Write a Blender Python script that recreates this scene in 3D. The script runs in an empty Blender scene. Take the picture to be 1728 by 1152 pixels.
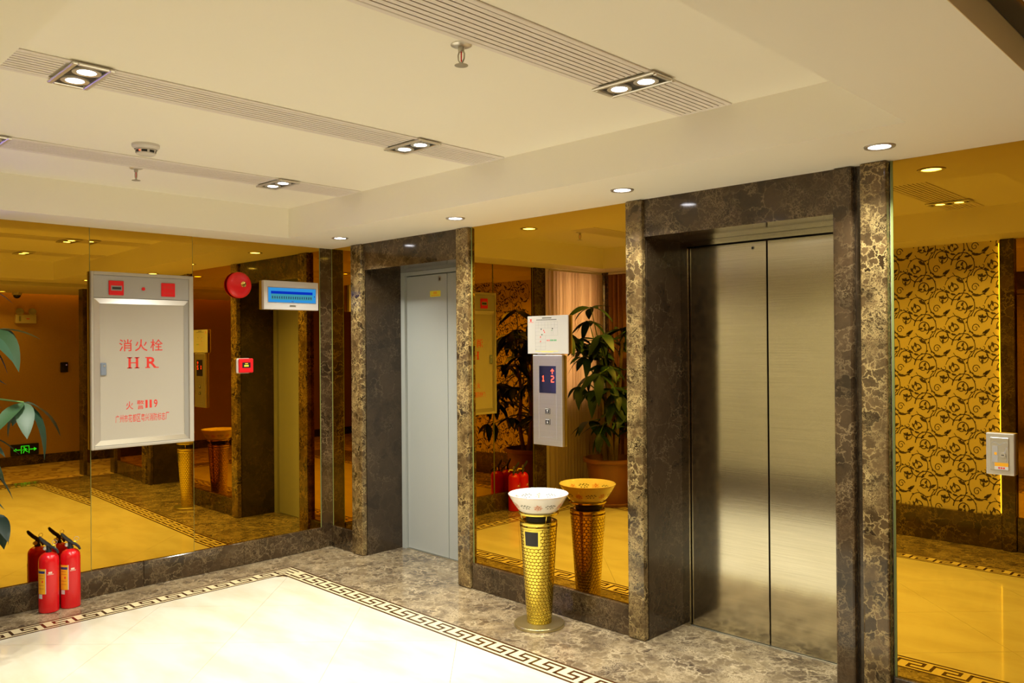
import bpy, bmesh, math, random
from mathutils import Vector, Matrix
R = math.radians
PI = math.pi
sc = bpy.context.scene
col = sc.collection

# ------------------------------------------------------------------ camera
cam_d = bpy.data.cameras.new('camera')
cam = bpy.data.objects.new('camera', cam_d)
col.objects.link(cam)
sc.camera = cam
cam_d.sensor_fit = 'HORIZONTAL'
cam_d.sensor_width = 36.0
cam_d.lens = 1370.75 / 1728 * 36.0
cam_d.clip_start = 0.02
YAW, PITCH, ROLL = 0.7772, 0.0036, -0.0077
fw = Vector((-math.sin(YAW) * math.cos(PITCH), math.cos(YAW) * math.cos(PITCH), math.sin(PITCH)))
rt = Vector((math.cos(YAW), math.sin(YAW), 0))
up = rt.cross(fw)
r2 = rt * math.cos(ROLL) + up * math.sin(ROLL)
u2 = -rt * math.sin(ROLL) + up * math.cos(ROLL)
mw = Matrix((r2, u2, -fw)).transposed().to_4x4()
mw.translation = Vector((5.4591, -3.5398, 1.56))
cam.matrix_world = mw

# ------------------------------------------------------------------ world, exposure
w = bpy.data.worlds.new('world')
sc.world = w
w.use_nodes = True
w.node_tree.nodes['Background'].inputs['Color'].default_value = (0.62, 0.58, 1.75, 1)
w.node_tree.nodes['Background'].inputs['Strength'].default_value = 14.0
sc.view_settings.view_transform = 'Standard'
sc.view_settings.look = 'None'
sc.view_settings.gamma = 1.0
sc.view_settings.exposure = -0.07
sc.view_settings.use_curve_mapping = False
sc.cycles.max_bounces = 14
sc.cycles.diffuse_bounces = 6
sc.cycles.glossy_bounces = 8
sc.cycles.caustics_reflective = True
sc.cycles.sample_clamp_indirect = 6.0

LAMP_COL = (1.0, 0.98, 0.86)
E_DOWN = 10.0      # recessed round downlights
E_TWIN = 10.0      # each lamp of the twin grille spotlights
E_CORR = 3.0       # corridor downlights

# ------------------------------------------------------------------ builders
class MB:
    """collects geometry in world coordinates"""
    def __init__(s):
        s.v = []; s.f = []; s.uv = None
    def quad(s, a, b, c, d):
        n = len(s.v); s.v += [tuple(a), tuple(b), tuple(c), tuple(d)]; s.f.append((n, n+1, n+2, n+3))
    def poly(s, pts):
        n = len(s.v); s.v += [tuple(p) for p in pts]; s.f.append(tuple(range(n, n+len(pts))))
    def box(s, x0, x1, y0, y1, z0, z1, b=0.0, seg=1):
        x0, x1 = min(x0, x1), max(x0, x1); y0, y1 = min(y0, y1), max(y0, y1); z0, z1 = min(z0, z1), max(z0, z1)
        if b <= 0:
            n = len(s.v)
            s.v += [(x0,y0,z0),(x1,y0,z0),(x1,y1,z0),(x0,y1,z0),(x0,y0,z1),(x1,y0,z1),(x1,y1,z1),(x0,y1,z1)]
            for q in ((0,3,2,1),(4,5,6,7),(0,1,5,4),(1,2,6,5),(2,3,7,6),(3,0,4,7)):
                s.f.append(tuple(n+i for i in q))
        else:
            bm = bmesh.new()
            bmesh.ops.create_cube(bm, size=1)
            for v in bm.verts:
                v.co = Vector(((x0+x1)/2+v.co.x*(x1-x0), (y0+y1)/2+v.co.y*(y1-y0), (z0+z1)/2+v.co.z*(z1-z0)))
            bmesh.ops.bevel(bm, geom=list(bm.edges), offset=b, segments=seg, profile=0.5, affect='EDGES')
            s.bm(bm)
        return s
    def bm(s, bm):
        n = len(s.v)
        bm.verts.index_update()
        s.v += [tuple(v.co) for v in bm.verts]
        s.f += [tuple(n+v.index for v in f.verts) for f in bm.faces]
        bm.free()
    def lathe(s, c, prof, seg=32, axis='Z', cap0=True, cap1=True, a0=0.0, a1=2*PI):
        """prof: list of (radius, height)"""
        n = len(s.v)
        full = abs(a1-a0-2*PI) < 1e-6
        m = seg if full else seg+1
        for (r, h) in prof:
            for i in range(m):
                a = a0+(a1-a0)*i/seg
                p, q = r*math.cos(a), r*math.sin(a)
                if axis == 'Z': s.v.append((c[0]+p, c[1]+q, c[2]+h))
                elif axis == 'X': s.v.append((c[0]+h, c[1]+p, c[2]+q))
                else: s.v.append((c[0]+q, c[1]+h, c[2]+p))
        for j in range(len(prof)-1):
            for i in range(seg):
                k = (i+1) % m if full else i+1
                s.f.append((n+j*m+i, n+j*m+k, n+(j+1)*m+k, n+(j+1)*m+i))
        if full and cap0: s.f.append(tuple(n+i for i in reversed(range(m))))
        if full and cap1: s.f.append(tuple(n+(len(prof)-1)*m+i for i in range(m)))
        return s
    def tube(s, pts, rad, seg=8):
        pts = [Vector(p) for p in pts]
        if not isinstance(rad, (list, tuple)): rad = [rad]*len(pts)
        n = len(s.v); ref = None
        for i, p in enumerate(pts):
            d = (pts[min(i+1, len(pts)-1)]-pts[max(i-1, 0)]).normalized()
            if ref is None:
                ref = d.orthogonal().normalized()
            e = (ref-d*ref.dot(d)).normalized(); ref = e
            g = d.cross(e)
            for k in range(seg):
                a = 2*PI*k/seg
                s.v.append(tuple(p+(e*math.cos(a)+g*math.sin(a))*rad[i]))
        for j in range(len(pts)-1):
            for k in range(seg):
                l = (k+1) % seg
                s.f.append((n+j*seg+k, n+j*seg+l, n+(j+1)*seg+l, n+(j+1)*seg+k))
        s.f.append(tuple(n+i for i in reversed(range(seg))))
        s.f.append(tuple(n+(len(pts)-1)*seg+i for i in range(seg)))
        return s
    def build(s, name, m, parent=None, off=(0,0,0), smooth=False, uv=None):
        me = bpy.data.meshes.new(name)
        me.from_pydata([(a[0]-off[0], a[1]-off[1], a[2]-off[2]) for a in s.v], [], s.f)
        me.update()
        if uv:
            l = me.uv_layers.new(name='uv')
            for lp in me.loops: l.data[lp.index].uv = uv[lp.vertex_index]
        if smooth:
            for p in me.polygons: p.use_smooth = True
            try: me.set_sharp_from_angle(angle=R(40))
            except Exception: pass
        if m: me.materials.append(m)
        o = bpy.data.objects.new(name, me)
        col.objects.link(o)
        if parent: o.parent = parent
        return o

class Frame:
    """a wall plane: O origin, U right, V up, N out of the wall"""
    def __init__(s, O, U, V, N):
        s.O, s.U, s.V, s.N = Vector(O), Vector(U), Vector(V), Vector(N)
    def p(s, u, v, n=0): return s.O+s.U*u+s.V*v+s.N*n
    def box(s, mb, u0, u1, v0, v1, n0, n1, b=0.0, seg=1):
        a, c = s.p(u0, v0, n0), s.p(u1, v1, n1)
        mb.box(a.x, c.x, a.y, c.y, a.z, c.z, b, seg); return mb
    def ell(s, mb, u, v, ru, rv, n0, n1, seg=20):
        k = len(mb.v)
        for n in (n0, n1):
            for i in range(seg):
                a = 2*PI*i/seg
                mb.v.append(tuple(s.p(u+ru*math.cos(a), v+rv*math.sin(a), n)))
        mb.f.append(tuple(k+seg+i for i in range(seg)))
        for i in range(seg):
            j = (i+1) % seg
            mb.f.append((k+i, k+j, k+seg+j, k+seg+i))
        return mb
    def poly(s, mb, pts, n): mb.poly([s.p(u, v, n) for u, v in pts]); return mb
    def ribbon(s, mb, pts, wd, n):
        m = len(pts)
        L = []; Rr = []
        for i, (u, v) in enumerate(pts):
            a = pts[max(i-1, 0)]; b = pts[min(i+1, m-1)]
            dx, dy = b[0]-a[0], b[1]-a[1]; l = math.hypot(dx, dy) or 1
            ww = wd[i] if isinstance(wd, (list, tuple)) else wd
            L.append((u-dy/l*ww/2, v+dx/l*ww/2)); Rr.append((u+dy/l*ww/2, v-dx/l*ww/2))
        for i in range(m-1):
            s.poly(mb, [L[i], L[i+1], Rr[i+1], Rr[i]], n)
        return mb
    def text(s, mb, string, u0, v0, u1, v1, n, bold=0.0):
        vs, fs = glyphs(string, bold)
        k = len(mb.v)
        mb.v += [tuple(s.p(u0+(u1-u0)*x, v0+(v1-v0)*y, n)) for x, y in vs]
        mb.f += [tuple(k+i for i in f) for f in fs]
        return mb

FA = Frame((0,0,0), (0,1,0), (0,0,1), (1,0,0))       # mirror wall on the left
FB = Frame((0,0,0), (1,0,0), (0,0,1), (0,-1,0))      # lift wall
FC = Frame((6.75,0,0), (0,-1,0), (0,0,1), (-1,0,0))  # corridor wall

_gl = {}
def glyphs(string, bold=0.0):
    key = (string, bold)
    if key in _gl: return _gl[key]
    cu = bpy.data.curves.new('glyph_tmp', 'FONT')
    cu.body = string; cu.resolution_u = 3; cu.offset = bold
    o = bpy.data.objects.new('glyph_tmp', cu); col.objects.link(o)
    bpy.context.view_layer.update()
    ev = o.evaluated_get(bpy.context.evaluated_depsgraph_get())
    me = ev.to_mesh()
    vs = [(v.co.x, v.co.y) for v in me.vertices]; fs = [tuple(p.vertices) for p in me.polygons]
    ev.to_mesh_clear()
    bpy.data.objects.remove(o); bpy.data.curves.remove(cu)
    if vs:
        x0 = min(v[0] for v in vs); x1 = max(v[0] for v in vs); y0 = min(v[1] for v in vs); y1 = max(v[1] for v in vs)
        vs = [((x-x0)/max(x1-x0, 1e-6), (y-y0)/max(y1-y0, 1e-6)) for x, y in vs]
    _gl[key] = (vs, fs)
    return vs, fs

def tag(o, label=None, cat=None, group=None, kind=None):
    if label: o['label'] = label
    if cat: o['category'] = cat
    if group: o['group'] = group
    if kind: o['kind'] = kind
    return o
def thing(name, loc, label, cat, group=None, kind=None):
    o = bpy.data.objects.new(name, None); o.empty_display_size = 0.05
    col.objects.link(o); o.location = loc
    return tag(o, label, cat, group, kind)
def struct(name, mb, m, label, cat):
    return tag(mb.build(name, m), label, cat, kind='structure')
def copy_tree(o, parent=None):
    c = o.copy(); col.objects.link(c); c.parent = parent
    for ch in list(o.children): copy_tree(ch, c)
    return c
def copies(first, places):
    """link shared-mesh copies of a piece at offsets"""
    for p in places:
        c = first.copy(); col.objects.link(c); c.parent = first.parent; c.location = p

# ------------------------------------------------------------------ materials
def new(name):
    m = bpy.data.materials.new(name); m.use_nodes = True
    nt = m.node_tree
    return m, nt, nt.nodes['Principled BSDF']
def N(nt, t, **k):
    n = nt.nodes.new(t)
    for a, b in k.items(): setattr(n, a, b)
    return n
def plain(name, c, rough=0.5, metal=0.0, spec=0.5, bump=0.0, bscale=200.0, var=0.0, emit=None, es=0.0, coat=0.0):
    m, nt, p = new(name)
    p.inputs['Base Color'].default_value = (*c, 1)
    p.inputs['Roughness'].default_value = rough
    p.inputs['Metallic'].default_value = metal
    p.inputs['Specular IOR Level'].default_value = spec
    p.inputs['Coat Weight'].default_value = coat
    if bump or var:
        g = N(nt, 'ShaderNodeNewGeometry')
        n = N(nt, 'ShaderNodeTexNoise'); n.inputs['Scale'].default_value = bscale; n.inputs['Detail'].default_value = 3
        nt.links.new(g.outputs['Position'], n.inputs['Vector'])
        if bump:
            b = N(nt, 'ShaderNodeBump'); b.inputs['Strength'].default_value = bump; b.inputs['Distance'].default_value = 0.002
            nt.links.new(n.outputs['Fac'], b.inputs['Height']); nt.links.new(b.outputs['Normal'], p.inputs['Normal'])
        if var:
            mx = N(nt, 'ShaderNodeMix', data_type='RGBA')
            mx.inputs['A'].default_value = (*[x*(1-var) for x in c], 1); mx.inputs['B'].default_value = (*[min(1, x*(1+var)) for x in c], 1)
            nt.links.new(n.outputs['Fac'], mx.inputs['Factor']); nt.links.new(mx.outputs['Result'], p.inputs['Base Color'])
    if emit:
        p.inputs['Emission Color'].default_value = (*emit, 1); p.inputs['Emission Strength'].default_value = es
    return m
def ramp(nt, src, stops):
    r = N(nt, 'ShaderNodeValToRGB')
    e = r.color_ramp.elements
    while len(e) < len(stops): e.new(0.5)
    for i, (p, c) in enumerate(stops):
        e[i].position = p; e[i].color = (*c, 1) if len(c) == 3 else c
    nt.links.new(src, r.inputs['Fac']); return r
def marble(name, dark, mid, vein, scale=9.0, veinamt=0.7, rough=0.12, vw=0.05, cell=0.5, patch=0.5):
    """emperador: dark angular fragments in a brown ground, bound by pale veins that come and go"""
    m, nt, p = new(name)
    g = N(nt, 'ShaderNodeNewGeometry')
    def noise(sc_, det, rgh=0.5, src=None):
        n = N(nt, 'ShaderNodeTexNoise'); n.inputs['Scale'].default_value = sc_; n.inputs['Detail'].default_value = det; n.inputs['Roughness'].default_value = rgh
        nt.links.new(src or g.outputs['Position'], n.inputs['Vector']); return n
    def math_(op, a, b):
        n = N(nt, 'ShaderNodeMath', operation=op)
        for k, x in enumerate((a, b)):
            if isinstance(x, (int, float)): n.inputs[k].default_value = x
            else: nt.links.new(x, n.inputs[k])
        return n.outputs[0]
    ns = noise(scale*1.1, 6, 0.62)
    ad = N(nt, 'ShaderNodeVectorMath', operation='MULTIPLY_ADD'); k = 2.0/scale; ad.inputs[1].default_value = (k, k, k)
    nt.links.new(ns.outputs['Color'], ad.inputs[0]); nt.links.new(g.outputs['Position'], ad.inputs[2])
    P_ = ad.outputs[0]
    bl = noise(scale*0.5, 9, 0.68, P_)
    c1 = N(nt, 'ShaderNodeTexVoronoi', feature='F1'); c1.inputs['Scale'].default_value = scale*1.5; nt.links.new(P_, c1.inputs['Vector'])
    sp = N(nt, 'ShaderNodeSeparateColor'); nt.links.new(c1.outputs['Color'], sp.inputs[0])
    tone = math_('ADD', math_('MULTIPLY', bl.outputs['Fac'], 1.0-cell), math_('MULTIPLY', sp.outputs[0], cell))
    base = ramp(nt, tone, [(0.34, dark), (0.50, tuple((a+b)/2 for a, b in zip(dark, mid))), (0.68, mid)])
    e1 = N(nt, 'ShaderNodeTexVoronoi', feature='DISTANCE_TO_EDGE'); e1.inputs['Scale'].default_value = scale*1.5; nt.links.new(P_, e1.inputs['Vector'])
    e2 = N(nt, 'ShaderNodeTexVoronoi', feature='DISTANCE_TO_EDGE'); e2.inputs['Scale'].default_value = scale*4.2; nt.links.new(P_, e2.inputs['Vector'])
    wv = ramp(nt, noise(scale*0.8, 5).outputs['Fac'], [(0.35, (0.12, 0.12, 0.12)), (0.65, (1, 1, 1))])
    v1 = ramp(nt, e1.outputs['Distance'], [(0.0, (1, 1, 1)), (vw*0.35, (0.55, 0.55, 0.55)), (vw*1.4, (0, 0, 0))])
    v2 = ramp(nt, e2.outputs['Distance'], [(0.0, (0.8, 0.8, 0.8)), (vw*1.6, (0, 0, 0))])
    k1 = ramp(nt, noise(scale*0.33, 4).outputs['Fac'], [(0.30, (0.1, 0.1, 0.1)), (0.30+0.45*(1-patch)+0.08, (1, 1, 1))])
    k2 = ramp(nt, noise(scale*0.45+1.3, 4).outputs['Fac'], [(0.48, (0, 0, 0)), (0.66, (1, 1, 1))])
    v = math_('MAXIMUM', math_('MULTIPLY', math_('MULTIPLY', v1.outputs['Color'], k1.outputs['Color']), wv.outputs['Color']), math_('MULTIPLY', v2.outputs['Color'], k2.outputs['Color']))
    mix = N(nt, 'ShaderNodeMix', data_type='RGBA')
    nt.links.new(math_('MULTIPLY', v, veinamt), mix.inputs['Factor']); nt.links.new(base.outputs['Color'], mix.inputs['A'])
    mix.inputs['B'].default_value = (*vein, 1)
    nt.links.new(mix.outputs['Result'], p.inputs['Base Color'])
    p.inputs['Roughness'].default_value = rough
    return m
def glossy(name, c, rough=0.0):
    m = bpy.data.materials.new(name); m.use_nodes = True; nt = m.node_tree
    nt.nodes.remove(nt.nodes['Principled BSDF'])
    g = N(nt, 'ShaderNodeBsdfGlossy'); g.inputs['Color'].default_value = (*c, 1); g.inputs['Roughness'].default_value = rough
    nt.links.new(g.outputs[0], nt.nodes['Material Output'].inputs['Surface'])
    return m
def brushed(name, c, rough=0.2, amp=0.25, vec=(0.6, 0.6, 60)):
    m, nt, p = new(name)
    p.inputs['Metallic'].default_value = 1.0
    g = N(nt, 'ShaderNodeNewGeometry')
    mp = N(nt, 'ShaderNodeVectorMath', operation='MULTIPLY'); mp.inputs[1].default_value = vec
    nt.links.new(g.outputs['Position'], mp.inputs[0])
    n = N(nt, 'ShaderNodeTexNoise'); n.inputs['Scale'].default_value = 4; n.inputs['Detail'].default_value = 6; n.inputs['Roughness'].default_value = 0.7
    nt.links.new(mp.outputs[0], n.inputs['Vector'])
    rr = ramp(nt, n.outputs['Fac'], [(0.3, tuple(x*(1-amp) for x in c)), (0.7, tuple(min(1, x*(1+amp)) for x in c))])
    nt.links.new(rr.outputs['Color'], p.inputs['Base Color'])
    b = N(nt, 'ShaderNodeBump'); b.inputs['Strength'].default_value = 0.06; b.inputs['Distance'].default_value = 0.001
    nt.links.new(n.outputs['Fac'], b.inputs['Height']); nt.links.new(b.outputs['Normal'], p.inputs['Normal'])
    p.inputs['Roughness'].default_value = rough
    return m
def emis(name, c, s):
    m = bpy.data.materials.new(name); m.use_nodes = True; nt = m.node_tree
    nt.nodes.remove(nt.nodes['Principled BSDF'])
    e = N(nt, 'ShaderNodeEmission'); e.inputs['Color'].default_value = (*c, 1); e.inputs['Strength'].default_value = s
    nt.links.new(e.outputs[0], nt.nodes['Material Output'].inputs['Surface'])
    return m

M = {}
M['paint'] = plain('cream_paint', (0.93, 0.905, 0.81), 0.6, bump=0.05, bscale=120)
M['mirror'] = glossy('amber_mirror', (0.56, 0.325, 0.026))
M['edge'] = plain('green_glass_edge', (0.27, 0.32, 0.11), 0.45, spec=0.2)
M['marble'] = marble('dark_emperador_marble', (0.024, 0.015, 0.008), (0.085, 0.052, 0.025), (0.36, 0.26, 0.13), 8, 0.80, 0.09, vw=0.045, cell=0.14, patch=0.6)
M['jamb'] = marble('dark_jamb_marble', (0.028, 0.018, 0.010), (0.070, 0.045, 0.024), (0.26, 0.185, 0.10), 5, 0.7, 0.12, vw=0.025, cell=0.08, patch=0.4)
M['pier'] = marble('veined_pier_marble', (0.030, 0.018, 0.008), (0.16, 0.100, 0.040), (0.62, 0.46, 0.19), 14, 0.95, 0.09, vw=0.075, cell=0.25, patch=0.75)
M['fmarble'] = marble('brown_floor_marble', (0.060, 0.040, 0.028), (0.26, 0.195, 0.11), (0.58, 0.47, 0.30), 10, 0.9, 0.11, vw=0.12, cell=0.12, patch=0.8)
M['grout'] = plain('joint_mortar', (0.30, 0.24, 0.17), 0.8)
def tile_mat():
    m, nt, p = new('cream_porcelain')
    g = N(nt, 'ShaderNodeNewGeometry')
    mp = N(nt, 'ShaderNodeVectorMath', operation='MULTIPLY'); mp.inputs[1].default_value = (1.0, 2.6, 1)
    nt.links.new(g.outputs['Position'], mp.inputs[0])
    n = N(nt, 'ShaderNodeTexNoise'); n.inputs['Scale'].default_value = 2.2; n.inputs['Detail'].default_value = 6
    nt.links.new(mp.outputs[0], n.inputs['Vector'])
    r = ramp(nt, n.outputs['Fac'], [(0.35, (0.61, 0.555, 0.42)), (0.6, (0.69, 0.65, 0.54))])
    nt.links.new(r.outputs['Color'], p.inputs['Base Color'])
    p.inputs['Roughness'].default_value = 0.07
    return m
M['tile'] = tile_mat()
M['keycream'] = plain('border_cream', (0.72, 0.62, 0.38), 0.12)
M['key'] = plain('border_brown', (0.065, 0.028, 0.012), 0.15)
M['steel'] = brushed('brushed_steel', (0.55, 0.515, 0.40), 0.125, 0.14)
M['steelp'] = brushed('satin_steel_plate', (0.66, 0.64, 0.58), 0.42, 0.06)
M['greydoor'] = plain('grey_door_paint', (0.40, 0.42, 0.40), 0.38, bump=0.1, bscale=300)
M['dark'] = plain('dark_gap', (0.012, 0.010, 0.008), 0.5)
M['white'] = plain('white_plastic', (0.66, 0.63, 0.61), 0.35)
M['signwhite'] = plain('sign_white', (0.47, 0.45, 0.41), 0.3)
M['cabwhite'] = plain('cabinet_white_paint', (0.47, 0.43, 0.36), 0.4)
M['alu'] = plain('anodised_aluminium', (0.72, 0.70, 0.66), 0.32, metal=0.75)
M['cabgrey'] = plain('cabinet_grey_panel', (0.42, 0.41, 0.40), 0.35)
M['red'] = plain('signal_red', (0.80, 0.012, 0.018), 0.3)
M['redpaint'] = plain('extinguisher_red', (0.62, 0.006, 0.010), 0.22, coat=0.4)
M['redtxt'] = plain('red_lettering', (0.72, 0.035, 0.025), 0.5)
M['black'] = plain('black_plastic', (0.015, 0.015, 0.017), 0.35)
M['blackglass'] = plain('black_display_glass', (0.012, 0.012, 0.03), 0.05)
M['brass'] = plain('brass', (0.85, 0.60, 0.16), 0.16, metal=1)
M['gold'] = plain('polished_gold', (0.74, 0.59, 0.10), 0.12, metal=1)
M['dullgold'] = plain('dull_gold', (0.62, 0.54, 0.28), 0.28, metal=0.9)
M['yellow'] = plain('yellow_sticker', (0.85, 0.72, 0.04), 0.5)
M['label'] = plain('amber_label', (0.88, 0.42, 0.015), 0.45)
M['blue'] = plain('navy_print', (0.03, 0.04, 0.16), 0.5)
M['grey'] = plain('grey_print', (0.30, 0.30, 0.30), 0.5)
M['green'] = plain('green_print', (0.02, 0.30, 0.08), 0.5)
M['inkblack'] = plain('black_print', (0.03, 0.03, 0.03), 0.5)
M['slat'] = plain('diffuser_aluminium', (0.82, 0.77, 0.74), 0.45, metal=0.0)
M['ledred'] = emis('red_led', (1.0, 0.06, 0.02), 7)
M['lamp'] = emis('lamp_glow', (1.0, 0.97, 1.0), 26)
M['lampdim'] = emis('warm_lamp_glow', (1.0, 0.86, 0.5), 14)
M['lcd'] = emis('lcd_blue', (0.035, 0.30, 0.72), 0.95)
M['lcdcyan'] = emis('lcd_cyan', (0.06, 0.36, 0.46), 0.85)
M['lcdbar'] = emis('lcd_deep_blue', (0.004, 0.035, 0.55), 0.9)
M['exitgreen'] = emis('exit_green', (0.03, 1.0, 0.16), 2.2)
M['led'] = emis('warm_led_strip', (1.0, 0.78, 0.22), 6)
M['ledcove'] = emis('cove_led_strip', (1.0, 0.62, 0.20), 9)
M['wallpaper'] = plain('gold_wallpaper', (0.64, 0.55, 0.32), 0.45, var=0.05, bscale=60)
M['scroll'] = plain('scroll_print', (0.060, 0.042, 0.020), 0.55)
M['tan'] = plain('tan_wallcovering', (0.50, 0.31, 0.14), 0.7, bump=0.2, bscale=90, var=0.12)
M['beamtan'] = plain('tan_beam_paint', (0.78, 0.62, 0.34), 0.6)
M['blackceil'] = plain('black_ceiling_panel', (0.012, 0.011, 0.010), 0.12)
M['terracotta'] = plain('terracotta_glaze', (0.22, 0.085, 0.040), 0.35, var=0.2, bscale=12)
M['soil'] = plain('potting_soil', (0.05, 0.035, 0.02), 0.9, bump=0.6, bscale=80)
M['trunk'] = plain('plant_bark', (0.20, 0.14, 0.07), 0.8, bump=0.5, bscale=60, var=0.3)
M['greenstem'] = plain('leaf_stalk', (0.10, 0.20, 0.04), 0.5)
M['brownwood'] = plain('brown_curtain_cloth', (0.26, 0.11, 0.045), 0.8, var=0.2, bscale=40)
M['porcelain'] = plain('white_porcelain', (0.86, 0.84, 0.80), 0.08, coat=0.5)
M['rose'] = plain('rose_decal', (0.60, 0.25, 0.16), 0.3)
M['leafdecal'] = plain('grey_leaf_decal', (0.18, 0.19, 0.16), 0.3)
M['sill'] = plain('door_sill_metal', (0.55, 0.53, 0.45), 0.35, metal=0.9)
def leaf_mat():
    m, nt, p = new('glossy_leaf')
    oi = N(nt, 'ShaderNodeObjectInfo')
    r = ramp(nt, oi.outputs['Random'], [(0.0, (0.005, 0.020, 0.011)), (0.7, (0.009, 0.036, 0.015)), (1.0, (0.026, 0.064, 0.018))])
    nt.links.new(r.outputs['Color'], p.inputs['Base Color'])
    p.inputs['Roughness'].default_value = 0.5; p.inputs['Specular IOR Level'].default_value = 0.35
    return m
M['leaf'] = leaf_mat()
def sheer_mat():
    m = bpy.data.materials.new('sheer_curtain'); m.use_nodes = True; nt = m.node_tree
    nt.nodes.remove(nt.nodes['Principled BSDF'])
    d = N(nt, 'ShaderNodeBsdfDiffuse'); d.inputs['Color'].default_value = (0.62, 0.52, 0.40, 1)
    t = N(nt, 'ShaderNodeBsdfTranslucent'); t.inputs['Color'].default_value = (0.78, 0.66, 0.78, 1)
    x = N(nt, 'ShaderNodeMixShader'); x.inputs[0].default_value = 0.6
    nt.links.new(d.outputs[0], x.inputs[1]); nt.links.new(t.outputs[0], x.inputs[2])
    nt.links.new(x.outputs[0], nt.nodes['Material Output'].inputs['Surface'])
    return m
M['sheer'] = sheer_mat()
def pane_mat():
    m = bpy.data.materials.new('window_glass'); m.use_nodes = True; nt = m.node_tree
    nt.nodes.remove(nt.nodes['Principled BSDF'])
    t = N(nt, 'ShaderNodeBsdfTransparent'); g = N(nt, 'ShaderNodeBsdfGlossy'); g.inputs['Roughness'].default_value = 0.02
    x = N(nt, 'ShaderNodeMixShader'); x.inputs[0].default_value = 0.08
    nt.links.new(t.outputs[0], x.inputs[1]); nt.links.new(g.outputs[0], x.inputs[2])
    nt.links.new(x.outputs[0], nt.nodes['Material Output'].inputs['Surface'])
    return m
M['pane'] = pane_mat()
def hex_gold():
    m, nt, p = new('honeycomb_gold')
    p.inputs['Metallic'].default_value = 1; p.inputs['Base Color'].default_value = (0.80, 0.60, 0.12, 1); p.inputs['Roughness'].default_value = 0.17
    tc = N(nt, 'ShaderNodeTexCoord')
    sep = N(nt, 'ShaderNodeSeparateXYZ'); nt.links.new(tc.outputs['UV'], sep.inputs[0])
    def cells(du, dv):
        # distance from the nearest point of a rectangular grid (1 x sqrt3), shifted by (du, dv)
        out = []
        for k, (ax, per, sh) in enumerate((('X', 1.0, du), ('Y', 1.7320508, dv))):
            a = N(nt, 'ShaderNodeMath', operation='ADD'); a.inputs[1].default_value = sh
            nt.links.new(sep.outputs[ax], a.inputs[0])
            b = N(nt, 'ShaderNodeMath', operation='PINGPONG'); b.inputs[1].default_value = per/2
            nt.links.new(a.outputs[0], b.inputs[0])
            q = N(nt, 'ShaderNodeMath', operation='POWER'); q.inputs[1].default_value = 2
            nt.links.new(b.outputs[0], q.inputs[0]); out.append(q)
        s = N(nt, 'ShaderNodeMath', operation='ADD'); nt.links.new(out[0].outputs[0], s.inputs[0]); nt.links.new(out[1].outputs[0], s.inputs[1])
        r = N(nt, 'ShaderNodeMath', operation='SQRT'); nt.links.new(s.outputs[0], r.inputs[0]); return r
    a, b = cells(0, 0), cells(0.5, 0.8660254)
    d = N(nt, 'ShaderNodeMath', operation='SUBTRACT'); nt.links.new(a.outputs[0], d.inputs[0]); nt.links.new(b.outputs[0], d.inputs[1])
    e = N(nt, 'ShaderNodeMath', operation='MINIMUM'); nt.links.new(a.outputs[0], e.inputs[0]); nt.links.new(b.outputs[0], e.inputs[1])
    r = ramp(nt, e.outputs[0], [(0.38, (1,1,1)), (0.52, (0,0,0))])
    bp = N(nt, 'ShaderNodeBump'); bp.inputs['Strength'].default_value = 0.55; bp.inputs['Distance'].default_value = 0.002
    nt.links.new(r.outputs['Color'], bp.inputs['Height']); nt.links.new(bp.outputs['Normal'], p.inputs['Normal'])
    mx = N(nt, 'ShaderNodeMix', data_type='RGBA'); mx.inputs['A'].default_value = (0.36, 0.25, 0.03, 1); mx.inputs['B'].default_value = (0.78, 0.63, 0.10, 1)
    nt.links.new(r.outputs['Color'], mx.inputs['Factor']); nt.links.new(mx.outputs['Result'], p.inputs['Base Color'])
    return m
M['hexgold'] = hex_gold()
def carpet_mat():
    m, nt, p = new('patterned_carpet')
    g = N(nt, 'ShaderNodeNewGeometry')
    n = N(nt, 'ShaderNodeTexNoise'); n.inputs['Scale'].default_value = 2.3; n.inputs['Detail'].default_value = 1; n.inputs['Distortion'].default_value = 2.2
    nt.links.new(g.outputs['Position'], n.inputs['Vector'])
    r = ramp(nt, n.outputs['Fac'], [(0.42, (0.52, 0.36, 0.18)), (0.5, (0.28, 0.15, 0.06)), (0.56, (0.60, 0.44, 0.24))])
    nt.links.new(r.outputs['Color'], p.inputs['Base Color']); p.inputs['Roughness'].default_value = 0.95
    return m
M['carpet'] = carpet_mat()

# ------------------------------------------------------------------ dimensions
HS, HC = 2.315, 2.519            # soffit and tray heights
D = 0.354                         # depth of the lift doors behind the mirror plane
YF = -3.35                        # opposite wall
XEND = 5.35                       # end of the lift wall
T0, T1, TY0, TY1 = 0.376, 4.47, -0.59, -2.95

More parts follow.
